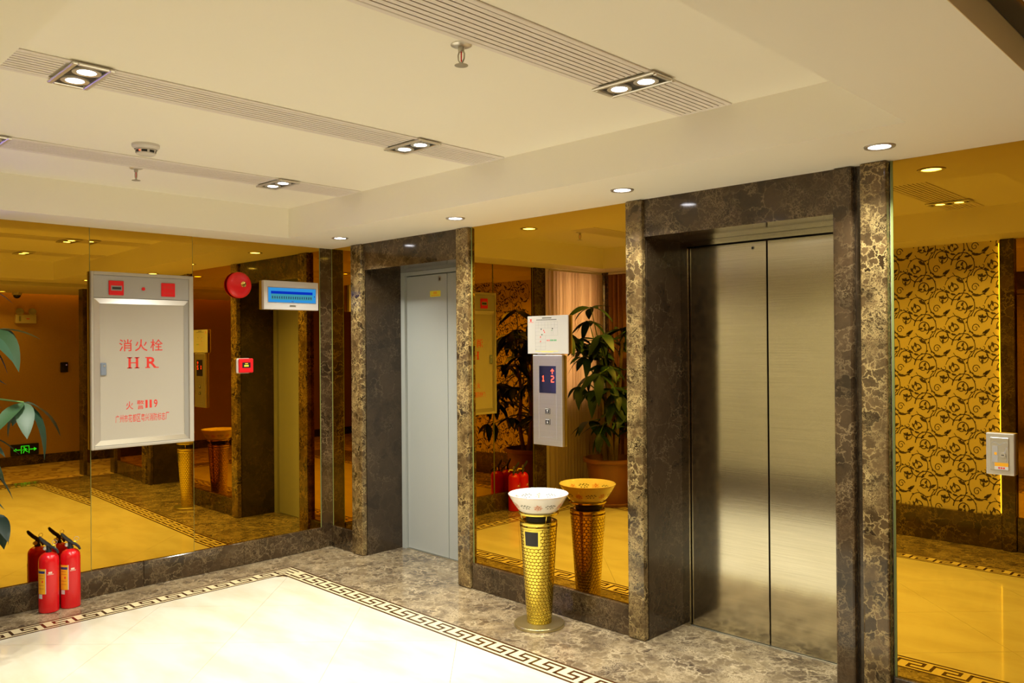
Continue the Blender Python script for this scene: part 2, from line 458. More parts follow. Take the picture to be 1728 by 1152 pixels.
# ------------------------------------------------------------------ floor
mb = MB(); mb.box(-0.3, 6.9, -6.6, 2.6, -0.15, -0.021)
floor = struct('floor', mb, M['grout'], 'polished lobby floor of cream tiles with brown marble edging and key border', 'floor')
def clip(poly, x0, x1, y0, y1):
    def cut(ps, ins, inter):
        out = []
        for i in range(len(ps)):
            a, b = ps[i-1], ps[i]
            if ins(b):
                if not ins(a): out.append(inter(a, b))
                out.append(b)
            elif ins(a): out.append(inter(a, b))
        return out
    def ix(x): return lambda a, b: (x, a[1]+(b[1]-a[1])*(x-a[0])/(b[0]-a[0]))
    def iy(y): return lambda a, b: (a[0]+(b[0]-a[0])*(y-a[1])/(b[1]-a[1]), y)
    for ins, it in ((lambda p: p[0] >= x0, ix(x0)), (lambda p: p[0] <= x1, ix(x1)), (lambda p: p[1] >= y0, iy(y0)), (lambda p: p[1] <= y1, iy(y1))):
        if not poly: return []
        poly = cut(poly, ins, it)
    return poly
def slab(name, pts, z0, z1, m, parent):
    c = (sum(p[0] for p in pts)/len(pts), sum(p[1] for p in pts)/len(pts))
    b = MB(); n = len(pts)
    b.v = [(p[0], p[1], z0) for p in pts]+[(p[0], p[1], z1) for p in pts]
    b.f = [tuple(range(n, 2*n))]+[(i, (i+1) % n, n+(i+1) % n, n+i) for i in range(n)]
    o = b.build(name, m, parent, (c[0], c[1], 0)); o.location = (c[0], c[1], 0)
    return o
BO = dict(x0=0.30, x1=5.00, y0=-2.76, y1=-0.54)     # outer edge of the key border
BW = 0.15
ix0, ix1, iy0, iy1 = BO['x0']+BW, BO['x1']-BW, BO['y0']+BW, BO['y1']-BW
SP = 0.86; g = 0.0011
for i in range(-8, 9):
    for j in range(-3, 12):
        a0, a1 = 0.68+SP*i+g, 0.68+SP*(i+1)-g          # x + y
        b0, b1 = 2.92+SP*(j-6)+g, 2.92+SP*(j-5)-g      # x - y
        q = [((a+b)/2, (a-b)/2) for a, b in ((a0, b0), (a1, b0), (a1, b1), (a0, b1))]
        q = clip(q, ix0, ix1, iy0, iy1)
        if len(q) >= 3:
            ar = abs(sum(q[k-1][0]*q[k][1]-q[k][0]*q[k-1][1] for k in range(len(q))))/2
            if ar > 0.002:
                if sum(q[k-1][0]*q[k][1]-q[k][0]*q[k-1][1] for k in range(len(q))) < 0: q.reverse()
                slab('cream_tile', q, -0.02, 0.0, M['tile'], floor)
def rect(name, x0, x1, y0, y1, m, z1=0.0):
    e = 0.0005
    return slab(name, [(x0+e, y0+e), (x1-e, y0+e), (x1-e, y1-e), (x0+e, y1-e)], -0.02, z1, m, floor)
# key border: cream bed, dark edge lines, S-shaped inlays
x0, x1, y0, y1 = BO['x0'], BO['x1'], BO['y0'], BO['y1']
rect('border_bed', x0, x1, iy1, y1, M['keycream']); rect('border_bed', x0, x1, y0, iy0, M['keycream'])
rect('border_bed', x0, ix0, iy0, iy1, M['keycream']); rect('border_bed', ix1, x1, iy0, iy1, M['keycream'])
def line(xa, xb, ya, yb):
    b = MB(); c = ((xa+xb)/2, (ya+yb)/2, 0)
    b.box(xa, xb, ya, yb, -0.004, 0.0006)
    o = b.build('border_line', M['key'], floor, c); o.location = c
t = 0.014
for (xa, xb, ya, yb) in ((x0, x1, y1-t, y1), (x0, x1, y0, y0+t), (x0, x0+t, y0+t, y1-t), (x1-t, x1, y0+t, y1-t),
                         (ix0-t, ix1+t, iy1, iy1+t), (ix0-t, ix1+t, iy0-t, iy0), (ix0-t, ix0, iy0, iy1), (ix1, ix1+t, iy0, iy1)):
    line(xa, xb, ya, yb)
P = 0.16
def key_mesh():
    b = MB(); h = 0.0155
    for (s0, s1, t0, t1) in ((-h, .72*P, .030, .030+h), (.72*P-h, .72*P, .030+h, .0685), (.27*P, .72*P, .0685, .0685+h),
                             (.27*P, .27*P+h, .0685+h, .107), (.27*P, P, .107, .107+h), (P-h, P, .030, .107)):
        b.box(s0, s1, t0, t1, -0.003, 0.0007)
    return b
key0 = key_mesh().build('key_inlay', M['key'], floor)
first = [True]
def put_key(loc, rz):
    o = key0
    if not first[0]:
        o = key0.copy(); col.objects.link(o); o.parent = floor
    first[0] = False
    o.location = loc; o.rotation_euler = (0, 0, rz)
nb = int((ix1-ix0)/P); sh = ((ix1-ix0)-nb*P)/2
for k in range(nb):
    put_key((ix0+sh+k*P, iy1, 0), 0)
    put_key((ix1-sh-k*P, iy0, 0), PI)
nb2 = int((iy1-iy0)/P); sh = ((iy1-iy0)-nb2*P)/2
for k in range(nb2):
    put_key((ix0, iy0+sh+k*P, 0), PI/2)
    put_key((ix1, iy1-sh-k*P, 0), -PI/2)
for (cx, cy, dx, dy) in ((x0, y1, 1, -1), (x1, y1, -1, -1), (x0, y0, 1, 1), (x1, y0, -1, 1)):   # corner chevrons
    for r_ in (0.030, 0.0685, 0.107):
        b = MB(); r_ = BW-r_-0.013
        xa, ya = cx+dx*r_, cy+dy*r_; xe, ye = cx+dx*(BW+0.012), cy+dy*(BW+0.012)
        b.box(xa, xe, ya, ya+dy*0.013, -0.003, 0.0007); b.box(xa, xa+dx*0.013, ya+dy*0.013, ye, -0.003, 0.0007)
        b.build('corner_inlay', M['key'], floor, (cx, cy, 0)).location = (cx, cy, 0)
# brown marble slabs round the border
xs = [0.0, 0.445, 1.5, 2.18, 2.965, 3.975, 4.6, 5.2]
for a, b in zip(xs[:-1], xs[1:]):
    rect('marble_slab', a, b, y1, 0.0, M['fmarble'])
rect('marble_slab', 0.445, 1.5, 0.0, D, M['fmarble']); rect('marble_slab', 2.965, 3.975, 0.0, D, M['fmarble'])
for k in range(3):
    ya = y1+(y0-y1)*k/3; yb = y1+(y0-y1)*(k+1)/3
    rect('marble_slab', 0, x0, yb, ya, M['fmarble']); rect('marble_slab', x1, 5.2, yb, ya, M['fmarble'])
for k in range(6):
    rect('marble_slab', 5.2*k/6, 5.2*(k+1)/6, YF, y0, M['fmarble'])
rect('carpet', 5.2, 6.75, -6.4, 2.4, M['carpet']); rect('carpet', 4.5, 5.2, -6.4, YF, M['carpet'])

# ------------------------------------------------------------------ walls
# left wall with the amber mirrors, then the curtained window
WY0, WY1, WZ0, WZ1 = -3.22, -2.60, 1.05, 2.25
mb = MB()
mb.box(-0.30, -0.012, WY1, 0.6, -0.02, 2.62)
mb.box(-0.30, -0.012, -3.75, WY0, -0.02, 2.62)
mb.box(-0.30, -0.012, WY0, WY1, -0.02, WZ0); mb.box(-0.30, -0.012, WY0, WY1, WZ1, 2.62)
wall_left = struct('wall_left', mb, M['paint'], 'left lobby wall clad in amber mirror panels', 'wall')
ZB = 0.162
def mirror_panel(fr, u0, u1, v0, v1, parent, edges=(1, 1), rot=0.0):
    c = fr.p((u0+u1)/2, 0, 0)
    b = MB(); fr.box(b, u0, u1, v0, v1, -0.008, 0.0)
    o = b.build('mirror_panel', M['mirror'], parent, c); o.location = c; o.rotation_euler.z = rot
    for k, u in enumerate((u0, u1)):
        if edges[k]:
            b = MB(); s = 1 if k == 0 else -1
            fr.box(b, u, u+s*edges[k]*0.004, v0, v1, -0.008, 0.0025)
            b.build('glass_edge', M['edge'], o, c)
    return o
mirror_panel(FA, -1.1075, -0.105, ZB, HS, wall_left, (0.2, 1.0))
mirror_panel(FA, -1.762, -1.1095, ZB, HS, wall_left, (0.2, 0.2), rot=R(-1.2))
mirror_panel(FA, -2.30, -1.764, ZB, HS, wall_left, (1, 0.2), rot=R(0.55))
b = MB(); FA.box(b, -0.105, 0.0085, 0, HS, -0.0115, 0.006, 0.0015)
tag(b.build('trim_1', M['marble']), 'narrow marble strip in the corner beside the blue display', 'pilaster', kind='structure')
b = MB(); FA.box(b, -2.465, -2.302, 0, HS, -0.012, 0.03, 0.006)
tag(b.build('trim_2', M['marble']), 'dark marble pilaster between mirror wall and curtained window', 'pilaster', kind='structure')
def baseboard(name, fr, spans, h, n1, label, m=None):
    root = thing(name, fr.p(spans[0][0], 0, 0), label, 'baseboard', kind='structure')
    for (a, c) in spans:
        b = MB(); fr.box(b, a+0.0005, c-0.0005, 0, h, -0.008, n1, 0.003)
        o = b.build('marble_skirting', m or M['marble'], root, root.location)
    return root
baseboard('baseboard_left', FA, [(-2.30, -1.45), (-1.45, -0.75), (-0.75, -0.105)], ZB, 0.018, 'dark marble baseboard under the left mirrors')
baseboard('baseboard_back', FB, [(0.0065, 0.306), (1.62, 2.24), (2.24, 2.855), (4.212, 4.72), (4.72, 5.19)], ZB, 0.018, 'dark marble baseboard under the lift wall mirrors')

# lift wall
mb = MB()
E1, E2 = (0.445, 1.50), (2.965, 3.975)
HD = 2.119
for a, c in ((-0.012, E1[0]-0.022), (E1[1]+0.022, E2[0]-0.022), (E2[1]+0.022, XEND-0.001)):
    mb.box(a, c, 0.010, 0.60, -0.02, 2.62)
for e in (E1, E2):
    mb.box(e[0]-0.022, e[1]+0.022, 0.022, 0.60, HD+0.022, 2.62); mb.box(e[0]-0.022, e[1]+0.022, D+0.09, 0.60, -0.02, HD+0.022)
wall_back = struct('wall_back', mb, M['paint'], 'lift wall with amber mirrors between two marble lift surrounds', 'wall')
mirror_panel(FB, 0.0065, 0.306, ZB, HS, wall_back, (1.0, 0))
mirror_panel(FB, 1.618, 2.857, ZB, HS, wall_back, (1.5, 0))
mirror_panel(FB, 4.086, 4.095, 0, HS, wall_back, (0, 0))
b = MB(); FB.box(b, 4.061, 4.0855, 0, HS, -0.009, 0.0); b.build('recess_strip', M['jamb'], wall_back)
mirror_panel(FB, 4.208, 5.198, ZB, HS, wall_back, (2.5, 0))
def surround(name, e, pl, pr, label):
    root = thing(name, ((e[0]+e[1])/2, 0, 0), label, 'lift surround', kind='structure'); L = root.location
    for (a, c) in ((pl, e[0]), (e[1], pr)):
        b = MB(); b.box(a, c, -0.035, 0.009, 0.0, HS, 0.010, 2); b.build('pilaster', M['pier'] if a == pl or name == 'trim_3' else M['marble'], root, L)
    b = MB(); b.box(e[0]-0.020, e[0], 0.010, D, 0.0, HD); b.build('jamb_panel', M['jamb'], root, L)
    b = MB(); b.box(e[1], e[1]+0.020, 0.010, D, 0.0, HD); b.build('jamb_panel', M['jamb'], root, L)
    b = MB(); b.box(e[0], e[1], -0.012, 0.020, HD, HS); b.build('header', M['marble'], root, L)
    b = MB(); b.box(e[0]-0.02, e[1]+0.02, 0.0205, D+0.085, HD, HD+0.02); b.build('head_panel', M['jamb'], root, L)
    return root
surround('trim_3', E1, 0.308, 1.615, 'marble surround of the narrow grey lift doorway')
surround('trim_4', E2, 2.860, 4.060, 'marble surround of the steel lift doorway')
b = MB(); b.box(4.096, 4.205, -0.045, 0.009, 0, HS, 0.008, 2)
tag(b.build('trim_5', M['pier']), 'veined marble post right of the steel lift doors', 'pilaster', kind='structure')
b = MB(); b.box(5.20, XEND, -0.04, 0.009, 0, HS, 0.008, 2)
tag(b.build('trim_6', M['marble']), 'marble pilaster ending the lift wall at the corridor', 'pilaster', kind='structure')

# lift doors
def lift_door(name, e, leaves, m, fm, label):
    root = thing(name, ((e[0]+e[1])/2, D, 0), label, 'lift door', kind='structure'); L = root.location
    z1 = HD-0.001
    b = MB(); b.box(e[0], leaves[0]-0.004, D-0.02, D+0.08, 0, z1); b.build('door_jamb', fm, root, L)
    b = MB(); b.box(leaves[2]+0.004, e[1], D-0.02, D+0.08, 0, z1); b.build('door_jamb', fm, root, L)
    b = MB(); b.box(leaves[0]-0.004, leaves[2]+0.004, D-0.02, D+0.08, z1-0.028, z1); b.build('door_head', fm, root, L)
    lv = []
    for a, c in ((leaves[0], leaves[1]-0.003), (leaves[1]+0.003, leaves[2])):
        b = MB(); b.box(a, c, D, D+0.035, 0.006, z1-0.034, 0.002); lv.append(b.build('door_leaf', m, root, L))
    b = MB(); b.box(leaves[0]-0.004, leaves[2]+0.004, D+0.036, D+0.085, 0, z1); b.build('shaft_lining', M['dark'], root, L)
    b = MB(); b.box(leaves[0]-0.004, leaves[2]+0.004, D-0.012, D+0.04, -0.019, 0.004); b.build('sill', M['sill'], root, L)
    return root, lv
d1, lv = lift_door('door_1', E1, (0.495, 0.969, 1.443), M['greydoor'], M['greydoor'], 'grey painted lift doors with a small yellow sticker')
L = d1.location
b = MB(); b.box(0.775, 0.895, D-0.0012, D, 1.918, 1.962)
st = b.build('sticker', M['yellow'], lv[0], L); tag(st, 'small yellow sticker')
FD = Frame((0, D, 0), (1,0,0), (0,0,1), (0,-1,0))
b = MB(); FD.box(b, 0.792, 0.878, 1.925, 1.931, 0.0013, 0.0016); FD.box(b, 0.815, 0.855, 1.938, 1.955, 0.0013, 0.0016); b.build('sticker_print', M['label'], st, L)
b = MB(); FD.ell(b, 0.887, 2.048, 0.013, 0.018, 0, 0.003); b.build('key_hole_plate', M['sill'], lv[0], L)
b = MB(); FD.ell(b, 0.889, 2.046, 0.007, 0.011, 0.003, 0.0036); b.build('key_hole', M['dark'], lv[0], L)
d2, lv = lift_door('door_2', E2, (3.012, 3.470, 3.928), M['steel'], M['steel'], 'brushed steel two leaf lift doors')
L = d2.location
b = MB(); FD.ell(b, 3.392, 2.052, 0.010, 0.010, 0, 0.002); b.build('key_hole_plate', M['sill'], lv[0], L)
b = MB(); FD.ell(b, 3.392, 2.052, 0.0065, 0.0065, 0.002, 0.0026); b.build('key_hole', M['dark'], lv[0], L)

# opposite wall (seen in the mirrors)
XF = 4.50
mb = MB(); mb.box(-0.012, XF, YF-0.30, YF-0.03, -0.02, 2.62)
wall_front = struct('wall_front', mb, M['paint'], 'opposite lobby wall with backlit gold scroll wallpaper', 'wall')
FF = Frame((0, YF-0.03, 0), (1,0,0), (0,0,1), (0,1,0))      # u = x
b = MB(); FF.box(b, 0.90, 3.806, 0.25, HS, 0, 0.006); b.build('wallpaper_panel', M['wallpaper'], wall_front)
b = MB(); FF.box(b, 3.905, XF-0.03, 0.25, HS, 0.0, 0.02); b.build('mirror_panel', M['mirror'], wall_front)
b = MB()
def spiral(cx, cy, ru, rv, a0, a1, k0, k1, w0, w1, n=16):
    pts = []; wd = []
    for i in range(n+1):
        f = i/n; a = R(a0+(a1-a0)*f); k = k0+(k1-k0)*f
        pts.append((cx+ru*k*math.cos(a), cy+rv*k*math.sin(a))); wd.append(w0+(w1-w0)*f)
    FF.ribbon(b, pts, wd, 0.0068)
def leafp(cx, cy, ang, ln, wd, ru=1.0, rv=1.0):
    ln *= 0.86; wd *= 0.66
    a = R(ang); ca, sa = math.cos(a), math.sin(a)
    pts = [(0, 0), (.25, .45), (.4, .30), (.6, .42), (1, 0.05), (.6, -.32), (.35, -.40), (.15, -.22)]
    FF.poly(b, [(cx+(p*ln*ca-q*wd*sa)*ru, cy+(p*ln*sa+q*wd*ca)*rv) for p, q in pts], 0.0069)
def barbs(cx, cy, ru, rv, angs, out, ln):
    for a in angs:
        leafp(cx+ru*math.cos(R(a)), cy+rv*math.sin(R(a)), a+out, ln, ln*0.75)
def motif(kind, x, z):
    if kind == 0:
        ru, rv = .082, .106
        spiral(x, z, ru, rv, 70, 330, 1, 1.0, .004, .0085, 20)
        spiral(x+.020, z+.036, .056, .066, 175, -250, 1, .28, .0075, .004, 20)
        for a, l in ((20, .048), (140, .044), (265, .050), (80, .036)): leafp(x+.020, z+.030, a, l, .034)
        spiral(x-.026, z-.046, .028, .034, 10, 480, 1, .22, .0065, .005, 14)
        leafp(x-.050, z-.100, -12, .080, .042); leafp(x+.020, z-.092, 38, .070, .034); leafp(x+.035, z+.098, -35, .058, .036)
        barbs(x, z, ru, rv, (95, 125, 175, 215, 290), 60, .026); barbs(x, z, ru, rv, (240, 315), -120, .030)
    elif kind == 1:
        ru, rv = .082, .100
        spiral(x, z, ru, rv, -150, 175, 1, 1, .0045, .0080, 22)
        spiral(x-.014, z-.006, .050, .060, -60, 420, 1, .22, .0085, .006, 22)
        leafp(x+.016, z-.030, 28, .078, .046); leafp(x+.010, z+.066, 8, .070, .034); leafp(x-.038, z+.040, 62, .052, .028)
        leafp(x-.016, z-.008, 200, .050, .036); leafp(x-.012, z+.0, 60, .042, .032); leafp(x-.010, z-.012, 320, .040, .030)
        barbs(x, z, ru, rv, (100, 60, 20), 80, .026); barbs(x, z, ru, rv, (-40, -80), -70, .024)
    else:
        ru, rv = .070, .094
        spiral(x, z, ru, rv, 165, -150, 1, .98, .005, .0070, 20)
        spiral(x-.008, z-.006, .036, .044, 0, 400, 1, .25, .008, .005, 18)
        leafp(x+.012, z+.072, -38, .078, .046); leafp(x-.022, z+.048, -75, .056, .034); leafp(x-.008, z-.020, 25, .048, .034); leafp(x-.034, z-.012, 105, .044, .030)
        leafp(x-.030, z-.044, -18, .052, .032); spiral(x-.080, z+.004, .022, .026, 180, 460, 1, .25, .006, .004, 12)
        barbs(x, z, ru, rv, (120, -20, -70, -110), 70, .026)
CU, CV = .275, .312
for i in range(4, 14):
    for j in range(-1, 9):
        x = 3.806-.275*(13-i)-.15; z = .30+CV*j-(CV/2 if i % 2 else 0)
        for kd, dx, dz in ((0, 0, 0), (1, .164, -.030), (2, .106, .113)):
            xx, zz = x+dx, z+dz
            if 0.90 < xx < 3.84 and 0.20 < zz < HS+0.03: motif(kd, xx, zz)
o = b.build('scroll_pattern', M['scroll'], wall_front); o['kind'] = 'stuff'
baseboard('baseboard_front', Frame((0, YF-0.03, 0), (1,0,0), (0,0,1), (0,1,0)), [(0.142, 0.9), (0.9, 1.85), (1.85, 2.85), (2.85, 3.806), (3.905, XF)], 0.25, 0.045, 'dark marble baseboard under the scroll wallpaper')
b = MB(); b.box(3.808, 3.903, YF-0.035, YF+0.03, 0, HS, 0.006)
tag(b.build('trim_7', M['marble']), 'marble pilaster right of the scroll wallpaper, seen in the right mirror', 'pilaster', kind='structure')
b = MB(); b.box(0.0, 0.137, YF-0.035, YF+0.02, 0, HS, 0.006)
tag(b.build('trim_8', M['marble']), 'dark marble pilaster between pale curtain and brown curtain', 'pilaster', kind='structure')
root = thing('light_strip', (3.80, YF-0.01, 0.27), 'glowing yellow light strip along the scroll wallpaper edge', 'light strip')
b = MB(); b.box(3.794, 3.800, YF-0.020, YF-0.004, 0.27, 2.29); b.build('diffuser', M['led'], root, root.location)
b = MB(); b.box(3.8005, 3.807, YF-0.022, YF-0.002, 0.27, 2.29); b.build('channel', M['alu'], root, root.location)

# corridor shell behind the camera and beyond the lift wall
mb = MB(); mb.box(6.75, 6.90, -6.4, 2.4, -0.02, 2.62)
struct('wall_right', mb, M['tan'], 'tan corridor wall, seen in the left mirror', 'wall')
mb = MB(); mb.box(5.2, 6.75, 2.4, 2.55, -0.02, 2.62); struct('wall_corridor_end', mb, M['tan'], 'far end wall of the corridor', 'wall')
mb = MB(); mb.box(4.35, 6.75, -6.55, -6.4, -0.02, 2.62); struct('wall_corridor_near', mb, M['tan'], 'end wall of the corridor behind the viewer', 'wall')
mb = MB(); mb.box(5.2, XEND, 0.60, 2.4, -0.02, 2.62); struct('wall_corridor_side', mb, M['tan'], 'corridor side wall behind the lift shaft', 'wall')
mb = MB(); mb.box(4.35, XF, -6.4, YF-0.30, -0.02, 2.62); struct('wall_corridor_left', mb, M['tan'], 'corridor side wall behind the viewer', 'wall')
baseboard('baseboard_right', FC, [(-2.4, 0.0), (0.0, 2.4), (2.4, 6.4)], 0.126, 0.012, 'dark baseboard of the tan corridor wall')

# ------------------------------------------------------------------ ceiling
mb = MB()
mb.box(-0.012, T1, TY0, 0.009, HS, 2.62)            # soffit over the lift wall
mb.box(-0.012, T0, TY1, TY0, HS, 2.62)
mb.box(-0.012, T1, YF-0.03, TY1, HS, 2.62)
mb.box(T0, T1, TY1, TY0, HC, 2.62)
mb.box(T1, 4.89, YF-0.03, 0.009, HS, 2.62)
ceiling = struct('ceiling', mb, M['paint'], 'cream plaster ceiling with a raised tray', 'ceiling')
mb = MB(); mb.box(4.89, 4.892, YF-0.30, 0.6, 2.315, 2.405); mb.build('beam_face', M['beamtan'], ceiling)
mb = MB(); mb.box(4.893, 5.03, -6.4, 0.009, 2.405, 2.62); mb.build('dark_ceiling_panel', M['blackceil'], ceiling)
mb = MB(); mb.box(5.03, 6.58, -6.4, 2.4, 2.28, 2.62); mb.box(4.5, 5.03, -6.4, YF-0.30, 2.28, 2.40); mb.box(6.58, 6.75, -6.4, 2.4, 2.44, 2.62)
mb.box(4.5, 4.89, YF-0.30, YF-0.03, HS, 2.62)
mb.build('corridor_soffit', M['paint'], ceiling)
root = thing('cove_light', (6.60, -1.0, 2.40), 'warm cove light washing the top of the corridor wall', 'cove light')
b = MB(); b.box(6.582, 6.60, -3.0, 1.9, 2.385, 2.41); b.build('led_strip', M['ledcove'], root, root.location)
b = MB(); b.box(6.581, 6.605, -3.0, 1.9, 2.375, 2.384); b.build('channel', M['alu'], root, root.location)

# ------------------------------------------------------------------ ceiling things
def lamp(parent, loc, energy, size, spread=150, colr=LAMP_COL):
    l = bpy.data.lights.new('lamp_light', 'AREA'); l.shape = 'DISK'; l.size = size; l.energy = energy; l.color = colr; l.spread = R(spread)
    o = bpy.data.objects.new('lamp_light', l); col.objects.link(o); o.parent = parent; o.location = loc
    return o
def downlight(x, y, z, label, energy, m='lamp', group='recessed round downlights'):
    root = thing('downlight', (x, y, z), label, 'downlight', group)
    b = MB(); b.lathe((0,0,0), [(0.040, 0.0), (0.042, -0.004), (0.056, -0.005), (0.058, 0.0)], 28, cap0=False, cap1=False); b.build('trim_ring', M['alu'], root, smooth=True)
    b = MB(); b.lathe((0,0,0), [(0.0405, -0.0005), (0.034, -0.002), (0.020, -0.003), (0.002, -0.0032)], 28, cap0=False); b.build('lamp_glass', M[m], root, smooth=True)
    lamp(root, (0, 0, -0.008), energy, 0.07, 125)
    return root
downlight(0.607, -0.32, HS, 'round downlight nearest the mirror corner, above the blue display', E_DOWN)
downlight(1.826, -0.32, HS, 'round downlight above the right pilaster of the grey lift doors', E_DOWN)
downlight(3.050, -0.31, HS, 'round downlight above the left pilaster of the steel lift doors', E_DOWN)
downlight(4.275, -0.30, HS, 'round downlight above the veined marble post, rightmost of the row', E_DOWN)
for (x, y, lb) in ((6.30, -0.62, 'corridor downlight shown at the left edge of the left mirror'), (6.0, -3.4, 'corridor downlight beyond the lobby opening'), (6.0, 1.4, 'corridor downlight beyond the lift wall end')):
    downlight(x, y, 2.28, lb, E_CORR, 'lampdim', 'corridor downlights')

DX = (1.140, 2.400, 3.690)
DW = 0.125
LY = (-1.10, -2.57)
DLAB = ('slatted ceiling air diffuser nearest the fire cabinet wall', 'middle slatted ceiling air diffuser across the tray', 'slatted ceiling air diffuser nearest the steel lift, cut by the top edge')
LLAB = (('twin spotlight at lift end of the diffuser nearest the fire cabinet', 'twin spotlight at the left edge, window end of the far diffuser'),
        ('twin spotlight at lift end of the middle diffuser', 'twin spotlight at window end of the middle diffuser, upper left'),
        ('twin spotlight on the large diffuser before the steel lift', 'twin spotlight at window end of the nearest diffuser, seen in the right mirror'))
for k, X in enumerate(DX):
    root = thing('air_diffuser', (X, -1.78, HC), DLAB[k], 'air diffuser', 'linear slot diffusers'); L = (X, 0, HC)
    L = tuple(root.location)
    segs = [(-0.615, LY[0]+0.07), (LY[0]-0.07, LY[1]+0.07), (LY[1]-0.07, -2.93)]
    for s in (-1, 1):
        b = MB(); b.box(X+s*DW, X+s*(DW-0.022), -2.93, -0.60, HC-0.006, HC-0.0005, 0.002); b.build('side_rail', M['slat'], root, L)
    for yy in (-0.60, -2.93):
        b = MB(); b.box(X-DW+0.0225, X+DW-0.0225, yy, yy-0.018*(1 if yy > -1 else -1), HC-0.006, HC-0.0005, 0.002); b.build('end_rail', M['slat'], root, L)
    for (ya, yb) in segs:
        b = MB(); b.box(X-DW+0.0225, X+DW-0.0225, ya-0.004, yb+0.004, HC-0.0014, HC-0.0004); b.build('backing', M['dark'], root, L)
        n = 8; wd = (2*DW-0.045)/n
        for i in range(n):
            xa = X-DW+0.0225+i*wd
            b = MB(); b.box(xa+0.0035, xa+wd-0.0025, ya-0.006, yb+0.006, HC-0.0055, HC-0.0016); b.build('slat', M['slat'], root, L)
    for q, yy in enumerate(LY):
        tl = thing('twin_spotlight', (X, yy, HC), LLAB[k][q], 'spotlight', 'twin grille spotlights')
        hw, hh, fr_ = 0.140, 0.068, 0.018
        b = MB()
        b.box(-hw, hw, -hh, -hh+fr_, -0.016, -0.0065, 0.003); b.box(-hw, hw, hh-fr_, hh, -0.016, -0.0065, 0.003)
        b.box(-hw, -hw+fr_, -hh+fr_, hh-fr_, -0.016, -0.0065, 0.003); b.box(hw-fr_, hw, -hh+fr_, hh-fr_, -0.016, -0.0065, 0.003)
        b.build('frame', M['alu'], tl)
        b = MB(); b.box(-hw+fr_, hw-fr_, -hh+fr_, hh-fr_, -0.0075, -0.0066); b.build('housing', M['black'], tl)
        for s in (-1, 1):
            b = MB(); b.lathe((s*0.060, 0, 0), [(0.030, -0.0077), (0.0305, -0.013), (0.046, -0.014), (0.047, -0.0077)], 24, cap0=False, cap1=False); rg = b.build('lamp_ring', M['alu'], tl, smooth=True)
            b = MB(); b.lathe((s*0.060, 0, 0), [(0.030, -0.0085), (0.024, -0.011), (0.012, -0.012), (0.001, -0.0122)], 24, cap0=False); b.build('lamp_glass', M['lamp'], rg, smooth=True)
            lamp(tl, (s*0.060, 0, -0.019), E_TWIN, 0.05, 128)

root = thing('smoke_detector', (1.53, -2.01, HC), 'white round smoke detector on the tray ceiling', 'smoke detector')
b = MB(); b.lathe((0,0,0), [(0.062, 0.0), (0.062, -0.012), (0.056, -0.018), (0.050, -0.024)], 32, cap0=False, cap1=False); b.build('base_ring', M['white'], root, smooth=True)
b = MB(); b.lathe((0,0,0), [(0.046, -0.024), (0.042, -0.046), (0.030, -0.052), (0.002, -0.053)], 32, cap0=False); b.build('dome', M['white'], root, smooth=True)
for a in range(0, 360, 45):
    b = MB(); b.lathe((0,0,0), [(0.0462, -0.030), (0.0445, -0.041)], 5, cap0=False, cap1=False, a0=R(a), a1=R(a+32)); b.build('vent_slot', M['black'], root)
b = MB(); b.lathe((0,0,0), [(0.0464, -0.033), (0.0456, -0.037)], 3, cap0=False, cap1=False, a0=R(-62), a1=R(-54)); b.build('indicator', M['ledred'], root)
def sprinkler(x, y, label):
    root = thing('fire_sprinkler', (x, y, HC), label, 'sprinkler', 'pendent sprinklers')
    b = MB(); b.lathe((0,0,0), [(0.034, 0.0), (0.034, -0.003), (0.026, -0.007), (0.013, -0.008)], 24, cap0=False); b.build('escutcheon', M['alu'], root, smooth=True)
    b = MB(); b.lathe((0,0,0), [(0.010, -0.008), (0.010, -0.022), (0.006, -0.024)], 12, cap0=False); b.build('body', M['sill'], root, smooth=True)
    for s in (-1, 1):
        b = MB(); b.tube([(0.009*s, 0, -0.020), (0.015*s, 0, -0.032), (0.013*s, 0, -0.048), (0.003*s, 0, -0.060)], 0.0025, 6); b.build('frame_arm', M['sill'], root, smooth=True)
    b = MB(); b.tube([(0, 0, -0.023), (0, 0, -0.055)], 0.0022, 6); b.build('glass_bulb', M['red'], root, smooth=True)
    b = MB(); b.lathe((0,0,0), [(0.004, -0.058), (0.008, -0.064), (0.022, -0.066), (0.022, -0.0675), (0.002, -0.068)], 16, cap0=False); b.build('deflector', M['sill'], root, smooth=True)
sprinkler(3.53, -1.80, 'brass fire sprinkler beside the large diffuser at the top')
sprinkler(0.985, -1.85, 'small fire sprinkler beyond the smoke detector') 

# ------------------------------------------------------------------ left wall things
def onA(name, u, v, label, cat): return thing(name, FA.p(u, v, 0.0), label, cat)
# fire hydrant cabinet
root = onA('fire_hydrant_cabinet', -1.44, 0.918, 'white fire hydrant cabinet with red Chinese lettering and HR', 'fire cabinet'); L = root.location
u0, u1, v0, v1 = -1.768, -1.116, 0.918, 2.040
b = MB()
FA.box(b, u0, u0+0.016, v0, v1, 0.008, 0.034, 0.003); FA.box(b, u1-0.030, u1, v0, v1, 0.008, 0.034, 0.003)
FA.box(b, u0+0.016, u1-0.030, v1-0.022, v1, 0.008, 0.034, 0.003); FA.box(b, u0+0.016, u1-0.030, v0, v0+0.020, 0.008, 0.034, 0.003)
b.build('frame', M['cabwhite'], root, L)
b = MB(); FA.box(b, u0+0.016, u1-0.030, v0+0.02, v1-0.022, 0.008, 0.014); b.build('back_box', M['cabgrey'], root, L)
b = MB(); FA.box(b, u0+0.017, u1-0.031, 1.876, 2.016, 0.0145, 0.026); top = b.build('top_panel', M['cabgrey'], root, L)
